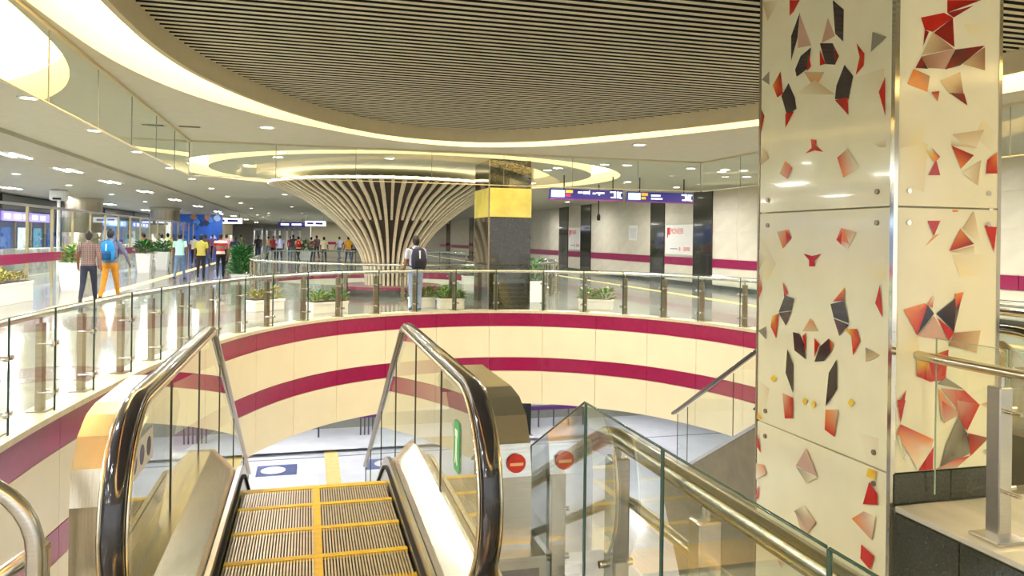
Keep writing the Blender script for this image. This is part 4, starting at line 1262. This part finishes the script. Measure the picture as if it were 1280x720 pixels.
for k in range(12):
    cx_, cz_ = rnd.uniform(ha.x + .3, hb.x - .3), rnd.uniform(1.2, 3.0)
    pts = [(cx_ + rnd.uniform(.12, .34) * math.cos(u), cz_ + rnd.uniform(.12, .34) * math.sin(u)) for u in [2 * math.pi * q / 7 for q in range(7)]]
    MB().prism(pts, 'y', 59.985 - .001 * k, 60).build('picture_patch', mat('patch_%d' % (k % 4), [(20, 40, 90), (70, 130, 210), (200, 130, 90), (150, 180, 220)][k % 4], .4), hd)
pole = thing('speed_post', (-9.5, 33.5, 0), 'slim white post with a camera box in front of the thick pillar', 'post')
MB().tube([(-9.5, 33.5, 0), (-9.5, 33.5, 3.1)], .06, 10).build('pole', WHITE, pole)
MB().rbox((-9.78, 33.25, 2.95), (-9.22, 33.75, 3.35), .05).build('camera_box', WHITE, pole)
MB().box((-9.65, 33.24, 2.97), (-9.35, 33.26, 3.05)).build('lens_slot', BRUSH, pole)
bs_ = thing('lightbox_sign', (-12.2, 27, 2), 'square blue lightbox sign hung above the shops', 'sign')
MB().rbox((-12.3, 26.2, 2.25), (-12.1, 27.4, 2.85), .02).build('box', mat('lightbox_blue', (30, 110, 210), .3, emit=.7), bs_)
MB().tube([(-12.2, 26.8, 2.85), (-12.2, 26.8, 3.37)], .02, 8).build('hanger', BRUSH, bs_)
for k, (x, y_, wd, m_, lb) in enumerate([(-1.6, 78, 2.6, NAVY, 'navy hanging sign over the far crowd'), (-6.2, 64, 2.2, SWHITE, 'white hanging lightbox over the concourse near the slim pillar'), (.6, 70, 1.8, SWHITE, 'small white hanging lightbox over the far crowd')]):
    t = thing('hanging_sign', (x, y_, 2.7), lb, 'sign')
    MB().rbox((x - wd / 2, y_, 2.6), (x + wd / 2, y_ + .15, 3.05), .01).build('body', m_, t)
    MB().box((x - wd * .4, y_ - .01, 2.74), (x - wd * .1, y_, 2.92)).box((x, y_ - .01, 2.74), (x + wd * .35, y_, 2.92)).build('glyph', SWHITE if m_ is NAVY else NAVY, t)
    for u in (-.4, .4): MB().tube([(x + wd * u, y_ + .07, 3.05), (x + wd * u, y_ + .07, CZ)], .02, 6).build('hanger', BRUSH, t)
# security frames and queue kiosks at the far end
for k, x in enumerate((-5.6, -4.2, -2.8, -1.4)):
    t = thing('security_gate', (x, 92, 0), 'pale security gate frame across the far end behind the crowd', 'gate', 'security gates at the far end')
    MB().rbox((x - .5, 92, 0), (x - .35, 92.5, 2.3), .02).build('jamb', WHITE, t); MB().rbox((x + .35, 92, 0), (x + .5, 92.5, 2.3), .02).build('jamb', WHITE, t)
    MB().rbox((x - .5, 92, 2.3), (x + .5, 92.5, 2.55), .02).build('lintel', mat('lintel_grey', (120, 120, 130), .4), t)

# lower level furniture
lb_ = thing('purple_barrier', (1.4, 25.6, -5), 'low purple topped barrier on the lower floor', 'barrier')
MB().box((.3, 25.55, -4.32), (2.5, 25.67, -4.2)).build('top_board', PURPLE, lb_)
for k in range(6):
    MB().tube([(1.75 + .13 * k, 25.6, -5), (1.75 + .13 * k, 25.6, -4.3)], .025, 8).build('bar', mat('bar_dark', (70, 70, 84), .4), lb_)
MB().tube([(.4, 25.6, -5), (.4, 25.6, -4.3)], .03, 8).build('bar', mat('bar_dark', (70, 70, 84), .4), lb_)
structure('trim_tactile_lower', MB().box((.55, 14, -5), (.95, 26.6, -4.99)), YELSOFT, 'pale yellow tactile strip on the lower floor', 'trim')
structure('trim_floor_joint', MB().box((-12, 23.6, -5), (14, 23.66, -4.994)), mat('joint_grey', (110, 112, 120), .6), 'thin dark joint across the lower floor', 'trim')
p = on_z(346, 588, -5)
fd = thing('floor_decal', tuple(p), 'blue floor sign on the lower level at the escalator foot', 'floor sign')
MB().box((p.x - .55, p.y - .5, -5), (p.x + .55, p.y + .5, -4.993)).build('plate', mat('decal_blue', (60, 74, 130), .4), fd)
MB().lathe([(0, -4.993), (.34, -4.993), (.34, -4.989), (0, -4.989)], (p.x - .1, p.y), 24, smooth=False).build('symbol', WHITE, fd)
lb2 = thing('purple_barrier', (8.2, 25.4, -5), 'second purple topped barrier on the lower floor past the stairs', 'barrier')
MB().box((7.2, 25.35, -4.3), (9.6, 25.47, -4.18)).build('top_board', PURPLE, lb2)
for k in range(5): MB().tube([(7.3 + .55 * k, 25.4, -5), (7.3 + .55 * k, 25.4, -4.3)], .03, 8).build('bar', mat('bar_dark', (70, 70, 84), .4), lb2)
dc = thing('lower_pillar', (7.0, 24.6, -5), 'dark pillar on the lower level seen past the escalator cover', 'pillar')
MB().rbox((6.85, 24.3, -5), (7.25, 24.7, -2.03), .02).build('shaft', BRUSH, dc)
MB().rbox((6.8, 24.25, -5), (7.3, 24.75, -4.85), .02).build('foot', STEEL, dc)

# ------------------------------------------------------------------ people
import numpy as np


def cone(mb, a, b, ra, rb, n=10):
    a, b = Vector(a), Vector(b); d = (b - a)
    L = max(d.length, 1e-4); d.normalize()
    pts, rs = [], []
    for k in range(3):
        t = -math.pi / 2 + (k + .6) * (math.pi / 2) / 3.6
        pts.append(a + d * (math.sin(t) * ra)); rs.append(math.cos(t) * ra)
    pts += [a, b]; rs += [ra, rb]
    for k in range(1, 4):
        t = k * (math.pi / 2) / 3.6
        pts.append(b + d * (math.sin(t) * rb)); rs.append(math.cos(t) * rb)
    mb.tube(pts, rs, n)


def loft(mb, rings, n=16):
    vs, fs_ = [], []
    for (cx, cy, z, rx, ry) in rings:
        for k in range(n):
            an = 2 * math.pi * k / n
            vs.append((cx + rx * math.cos(an), cy + ry * math.sin(an), z))
    for i in range(len(rings) - 1):
        for k in range(n):
            k2 = (k + 1) % n
            fs_.append((i * n + k, i * n + k2, (i + 1) * n + k2, (i + 1) * n + k))
    fs_ += [tuple(range(n - 1, -1, -1)), tuple(range((len(rings) - 1) * n, len(rings) * n))]
    mb.add(vs, fs_)


def body_mesh(name, stride=.25, armL=(.10, .05), armR=(.10, .05), sleeve='short', voxel=.012, lean=0.0, elbow=.25, twist=0):
    """facing +Y; returns a mesh with slots 0 skin, 1 shirt, 2 trousers, 3 shoes"""
    mb = MB(); segs = []     # (a, b, material)
    def seg(a, b, ra, rb, m_, n=10):
        cone(mb, a, b, ra, rb, n); segs.append((Vector(a), Vector(b), (ra + rb) / 2, m_))
    ly = lambda z: lean * (z - .9)
    loft(mb, [(0, 0, .80, .10, .08), (0, 0, .86, .165, .115), (0, -.012, .95, .168, .122), (0, ly(1.05), 1.05, .152, .108), (0, ly(1.18), 1.18, .158, .108),
              (0, ly(1.3), 1.30, .178, .115), (0, ly(1.4), 1.40, .178, .10), (0, ly(1.45), 1.455, .12, .078), (0, ly(1.5), 1.50, .06, .058)])
    segs.append((Vector((0, 0, 1.02)), Vector((0, ly(1.42), 1.42)), .13, 1)); segs.append((Vector((-.09, 0, .88)), Vector((.09, 0, .88)), .11, 2))
    ny = ly(1.5)
    seg((0, ny, 1.44), (0, ny + .012, 1.56), .057, .052, 0)
    mb.ellipsoid((0, ny + .022, 1.625), (.073, .092, .112)); segs.append((Vector((0, ny + .02, 1.57)), Vector((0, ny + .02, 1.70)), .08, 0))
    mb.ellipsoid((0, ny + .112, 1.615), (.013, .02, .024), 8, 6)                       # nose
    mb.ellipsoid((0, ny + .098, 1.575), (.026, .012, .008), 8, 6)                      # mouth
    for s in (-1, 1):
        mb.ellipsoid((s * .075, ny + .012, 1.62), (.010, .02, .032), 8, 6)             # ears
        mb.ellipsoid((s * .03, ny + .1, 1.635), (.014, .012, .008), 8, 6)              # brow/eye ridge
    for s in (-1, 1):
        st = stride * s
        hip = (s * .088, 0, .89)
        kn = (s * .10, st * .42 + .03, .49 + .01 * abs(st)); an = (s * .10, st * 1.0 - (.06 if st < 0 else 0), .10 + (.06 if st < 0 else 0))
        seg(hip, kn, .092, .064, 2, 12); seg(kn, an, .062, .045, 2, 12)
        drop = -.03 if st >= 0 else -.07
        toe = (s * .115, an[1] + .15, an[2] - .055 + (drop + .03))
        heel = (s * .10, an[1] - .035, an[2] - .045)
        seg((an[0], an[1], an[2] - .02), heel, .045, .042, 3); seg(heel, toe, .043, .034, 3)
    for s, (sw, out) in ((-1, armL), (1, armR)):
        sh = (s * .185, ly(1.41), 1.405)
        el = (s * (.215 + out), ly(1.15) + sw * .8, 1.135 + abs(sw) * .12)
        wr = (s * (.225 + out * 1.3), el[1] + sw * .5 + elbow * .35, el[2] - .235)
        cut = .55 if sleeve == 'short' else 1.0
        mid = tuple(Vector(sh).lerp(Vector(el), cut))
        seg(sh, mid, .062, .055, 1)
        if cut < 1: seg(mid, el, .047, .042, 0)
        seg(el, wr, .041, .030, 0 if sleeve != 'long' else 1)
        d = (Vector(wr) - Vector(el)).normalized(); w3 = Vector(wr)
        palm = w3 + d * .075
        seg(w3, palm, .028, .030, 0)
        side = Vector((0, 1, 0)); side = (side - d * side.dot(d)).normalized()
        for q, (o_, L) in enumerate(((-.027, .062), (-.009, .074), (.009, .078), (.027, .068))):
            b0 = palm + side * o_; b1 = b0 + d * L * .55 + Vector((-s * .006, 0, 0)); b2 = b1 + d * L * .42 + Vector((-s * .02, 0, 0))
            cone(mb, b0, b1, .0095, .009, 6); cone(mb, b1, b2, .009, .0075, 6); segs.append((b0, b2, .009, 0))
        t0 = w3 + d * .025 + side * .025; t1 = t0 + side * .03 + d * .035; t2 = t1 + d * .03
        cone(mb, t0, t1, .011, .010, 6); cone(mb, t1, t2, .010, .008, 6); segs.append((t0, t2, .01, 0))
    me0 = mb.mesh(name + '_raw', SKIN)
    o = bpy.data.objects.new(name + '_raw', me0); col.objects.link(o)
    md = o.modifiers.new('r', 'REMESH'); md.mode = 'VOXEL'; md.voxel_size = voxel; md.use_smooth_shade = True
    sm = o.modifiers.new('s', 'SMOOTH'); sm.iterations = 2; sm.factor = .4
    me = bpy.data.meshes.new_from_object(o.evaluated_get(bpy.context.evaluated_depsgraph_get()))
    bpy.data.objects.remove(o)
    me.name = name
    me.materials.clear()
    for m_ in (SKIN, WHITE, WHITE, SHOE): me.materials.append(m_)
    n = len(me.polygons); cen = np.empty(n * 3, 'f'); me.polygons.foreach_get('center', cen); cen = cen.reshape(-1, 3)
    best = np.full(n, 1e9); mi = np.zeros(n, 'i')
    for a, b, r, m_ in segs:
        a, b = np.array(a), np.array(b); d = b - a; L = max((d * d).sum(), 1e-9)
        t = np.clip(((cen - a) @ d) / L, 0, 1); dist = np.linalg.norm(cen - (a + t[:, None] * d), axis=1) - r
        k = dist < best; best[k] = dist[k]; mi[k] = m_
    core = (np.abs(cen[:, 0]) < .2) & (cen[:, 2] > .93) & (cen[:, 2] < 1.46) & ((mi == 2) | (mi == 1))
    mi[core] = 1
    mi[(cen[:, 2] < .91) & (mi == 1) & (np.abs(cen[:, 0]) < .19)] = 2
    me.polygons.foreach_set('material_index', mi.astype('i'))
    me.polygons.foreach_set('use_smooth', np.ones(n, dtype=bool))
    me.update()
    return me, ny


BODIES = [body_mesh('body', .26, (.10, .03), (-.08, .03), 'short'), body_mesh('body', -.22, (-.07, .03), (.12, .04), 'short', elbow=.5),
          body_mesh('body', .04, (.02, .01), (.03, .02), 'short', elbow=.6), body_mesh('body', .30, (-.10, .02), (.12, .10), 'long', elbow=.3)]
HAIRM = MB()
HAIRM.ellipsoid((0, -.012, 1.648), (.080, .096, .108), 20, 14).ellipsoid((0, -.045, 1.60), (.068, .058, .075), 16, 10)
hair_me = HAIRM.mesh('hair', HAIR)
LAST = {}


def person(x, y_, rz, body, shirt, trousers, label, group=None, h=1.72, shoes=None, hair=True):
    me, ny = BODIES[body]
    o = bpy.data.objects.new('person', me); col.objects.link(o)
    o.location = (x, y_, 0); o.rotation_euler.z = rz; o.scale = (h / 1.737,) * 3
    W[o.name] = Vector((x, y_, 0))
    for i, m_ in ((1, shirt), (2, trousers), (3, shoes or SHOE)):
        o.material_slots[i].link = 'OBJECT'; o.material_slots[i].material = m_
    tag(o, label, 'person', group)
    # drop to the floor
    zmin = min(v.co.z for v in me.vertices) * h / 1.737
    o.location.z = -zmin + .001
    hr = bpy.data.objects.new('hair', hair_me); col.objects.link(hr); hr.parent = o; hr.location = (0, ny + .02 - .0, 0)
    return o


def plaid(name, a, b, scale=34):
    m = mat('plaid_' + name, a, .85)
    nt = m.node_tree; bs = nt.nodes['Principled BSDF']
    tc = nt.nodes.new('ShaderNodeTexCoord'); mx = nt.nodes.new('ShaderNodeMix'); mx.data_type = 'RGBA'
    w1 = nt.nodes.new('ShaderNodeTexWave'); w1.bands_direction = 'X'; w1.inputs['Scale'].default_value = scale * .3
    w2 = nt.nodes.new('ShaderNodeTexWave'); w2.bands_direction = 'Z'; w2.inputs['Scale'].default_value = scale * .3
    mm = nt.nodes.new('ShaderNodeMath'); mm.operation = 'MAXIMUM'; gt = nt.nodes.new('ShaderNodeMath'); gt.operation = 'GREATER_THAN'; gt.inputs[1].default_value = .86
    for w_ in (w1, w2): nt.links.new(tc.outputs['Object'], w_.inputs['Vector'])
    nt.links.new(w1.outputs[1], mm.inputs[0]); nt.links.new(w2.outputs[1], mm.inputs[1]); nt.links.new(mm.outputs[0], gt.inputs[0])
    mx.inputs[6].default_value = (*lin(a), 1); mx.inputs[7].default_value = (*lin(b), 1)
    nt.links.new(gt.outputs[0], mx.inputs[0]); nt.links.new(mx.outputs[2], bs.inputs['Base Color'])
    return m


def stripes(name, cols, period):
    m = mat('striped_' + name, cols[0], .85)
    nt = m.node_tree; bs = nt.nodes['Principled BSDF']
    tc = nt.nodes.new('ShaderNodeTexCoord'); sp_ = nt.nodes.new('ShaderNodeSeparateXYZ'); nt.links.new(tc.outputs['Object'], sp_.inputs[0])
    d = nt.nodes.new('ShaderNodeMath'); d.operation = 'DIVIDE'; d.inputs[1].default_value = period
    fr = nt.nodes.new('ShaderNodeMath'); fr.operation = 'FRACT'
    rp = nt.nodes.new('ShaderNodeValToRGB'); rp.color_ramp.interpolation = 'CONSTANT'
    nt.links.new(sp_.outputs[2], d.inputs[0]); nt.links.new(d.outputs[0], fr.inputs[0]); nt.links.new(fr.outputs[0], rp.inputs[0])
    el = rp.color_ramp.elements
    el[0].color = (*lin(cols[0]), 1); el[1].position = 1 / len(cols); el[1].color = (*lin(cols[1]), 1)
    for i in range(2, len(cols)):
        e = el.new(i / len(cols)); e.color = (*lin(cols[i]), 1)
    nt.links.new(rp.outputs[0], bs.inputs['Base Color'])
    return m


def backpack(x, y_, rz, h, m_, m2, label, big=1.0):
    """hangs on the back (local -Y) of a person"""
    s = h / 1.737
    t = thing('backpack', (x, y_, 1.0 * s), label, 'backpack')
    t.rotation_euler.z = rz
    def L(mb, name, mm, par=t): return link_mesh(name, mb.mesh(name, mm), par)
    k = s * big
    mb = MB(); loft(mb, [(0, -.235 * k, -.02 * k, .10 * k, .05 * k), (0, -.235 * k, 0, .145 * k, .08 * k), (0, -.238 * k, .12 * k, .16 * k, .095 * k), (0, -.225 * k, .26 * k, .155 * k, .085 * k),
                        (0, -.205 * k, .38 * k, .12 * k, .065 * k), (0, -.185 * k, .43 * k, .06 * k, .04 * k)], 20)
    for i in range(len(mb.sm)): mb.sm[i] = True
    L(mb, 'bag_body', m_)
    mb = MB(); loft(mb, [(0, -.312 * k, .01 * k, .10 * k, .02 * k), (0, -.322 * k, .03 * k, .115 * k, .035 * k), (0, -.322 * k, .15 * k, .11 * k, .035 * k), (0, -.312 * k, .2 * k, .09 * k, .02 * k)], 16)
    L(mb, 'front_pocket', m2)
    L(MB().box((-.012 * k, -.325 * k, .2 * k), (.012 * k, -.27 * k, .36 * k)), 'strip', mat('strip_pale', (210, 226, 236), .5))
    for sd in (-1, 1):
        L(MB().tube([(sd * .09 * k, -.14 * k, .4 * s), (sd * .115 * s, -.10 * s, .445 * s), (sd * .12 * s, -.02 * s, .465 * s), (sd * .125 * s, .09 * s, .42 * s), (sd * .145 * s, .125 * s, .25 * s), (sd * .165 * s, .06 * s, .06 * s), (sd * .14 * s, -.13 * s, .03 * s)], .014 * s, 6), 'strap', m2)
    L(MB().tube([(-.03 * k, -.16 * k, .41 * k), (-.02 * k, -.16 * k, .46 * k), (.02 * k, -.16 * k, .46 * k), (.03 * k, -.16 * k, .41 * k)], .008, 6), 'carry_loop', m2)
    return t


JEANS = cloth('jeans', (52, 62, 92)); JEANSL = cloth('light_jeans', (96, 122, 150)); BLACKT = cloth('black', (24, 24, 28)); BROWNT = cloth('dark_brown', (48, 38, 34))
person(-5.0, 19.9, .05, 0, plaid('dark_check', (60, 36, 44), (150, 130, 120)), cloth('navy_jeans', (34, 38, 58)), 'person in dark checked shirt walking beside the one with blue backpack', h=1.72)
person(-4.72, 20.7, -.06, 3, cloth('grey_blue', (104, 110, 140)), cloth('mustard', (190, 130, 36)), 'person in mustard trousers carrying a bright blue backpack', h=1.78)
backpack(-4.72, 20.7, -.06, 1.78, cloth('bright_blue', (20, 126, 190)), cloth('deep_blue', (14, 78, 128)), 'bright blue backpack on the person in mustard trousers', 1.05)
person(-4.55, 30.1, -.1, 0, cloth('aqua', (176, 224, 214), .05), JEANSL, 'person in pale aqua t-shirt and light jeans walking away', h=1.72)
person(-3.9, 30.7, .05, 2, cloth('yellow_shirt', (216, 206, 104), .08), BROWNT, 'person in yellow shirt and dark trousers walking away', h=1.68)
person(-3.3, 31.6, .1, 0, stripes('red_white', [(186, 40, 36), (230, 214, 200), (200, 70, 60), (140, 120, 110)], .42), BLACKT, 'person in red and white striped shirt and black trousers', h=1.74)
person(2.34, 17.05, .12, 2, cloth('pale_blue_shirt', (186, 196, 226), .06), cloth('pale_blue_jeans', (150, 166, 206), .08), 'person in pale blue clothes with dark backpack standing at the balustrade', h=1.70,
       shoes=cloth('shoe_blue', (70, 90, 140)))
backpack(2.34, 17.05, .12, 1.70, cloth('ink', (36, 38, 62)), cloth('ink_dark', (22, 22, 36)), 'dark navy backpack on the person standing at the balustrade', 1.12)
crowd = [
    (-7.2, 42, 'white', (226, 226, 220), 'white shirt beside the pair of tapered pots'), (-7.25, 44, 'lime', (196, 210, 120), 'lime shirt near the thick round pillar'),
    (-6.2, 46, 'offwhite', (210, 206, 190), 'off-white shirt behind the second tapered pot'), (-5.3, 43.5, 'brown', (96, 70, 56), 'brown shirt behind the aqua t-shirt'),
    (-4.4, 45, 'pink', (206, 150, 160), 'pink shirt between the yellow shirt and the striped shirt'), (-3.6, 41, 'darkblue', (44, 50, 84), 'dark blue shirt just behind the striped shirt'),
    (-2.9, 48, 'black', (30, 30, 36), 'black shirt above the bushy floor plant'), (-2.2, 52, 'maroon', (150, 40, 48), 'maroon shirt behind the bushy floor plant'),
    (-1.7, 49, 'lilac', (180, 184, 220), 'lilac shirt in the far crowd'), (-1.0, 54, 'charcoal', (52, 52, 60), 'charcoal shirt in the far crowd'),
    (-.6, 50, 'cream', (226, 214, 150), 'cream yellow shirt carrying a red bag in the far crowd'), (.2, 55, 'rose', (216, 140, 140), 'rose shirt in the far crowd'),
    (.6, 58, 'taupe', (130, 116, 110), 'taupe shirt in the far crowd'), (.95, 49, 'sand', (216, 208, 170), 'sand coloured shirt leaning by the far balustrade'),
    (2.2, 57, 'ice', (220, 228, 240), 'ice white shirt near the orange shirt'), (2.35, 47, 'orange', (236, 178, 60), 'orange yellow shirt by the far balustrade'),
    (2.9, 51, 'grey', (150, 150, 156), 'grey shirt beside the orange yellow shirt'), (-9.0, 47, 'red', (190, 60, 60), 'red shirt near the shop counters'),
    (-8.2, 56, 'skyblue', (150, 190, 220), 'sky blue shirt between the round pillars'), (-6.6, 58, 'purple', (120, 80, 140), 'purple shirt beyond the blue hoarding'),
    (-5.0, 62, 'olive', (120, 120, 80), 'olive shirt far behind the walkers'), (-3.2, 66, 'tan', (190, 160, 120), 'tan shirt deep in the far crowd'),
    (-1.4, 64, 'crimson', (180, 30, 50), 'crimson shirt deep in the far crowd'), (9.2, 41, 'mauve', (140, 120, 124), 'mauve top passing behind the dark granite column')]
rnd = random.Random(11)
for k, (x, y_, nm, rgb, lb) in enumerate(crowd):
    person(x, y_, rnd.uniform(-.6, .6), rnd.choice((0, 1, 2)), cloth('crowd_' + nm, rgb), rnd.choice((JEANS, BLACKT, BROWNT, JEANSL)), 'person in ' + lb, 'people in the far crowd', rnd.uniform(1.62, 1.78))
backpack(-.6, 50, 0, 1.7, cloth('bag_red', (206, 30, 44)), cloth('bag_red_dark', (150, 20, 34)), 'red backpack worn in the far crowd', 1.0)
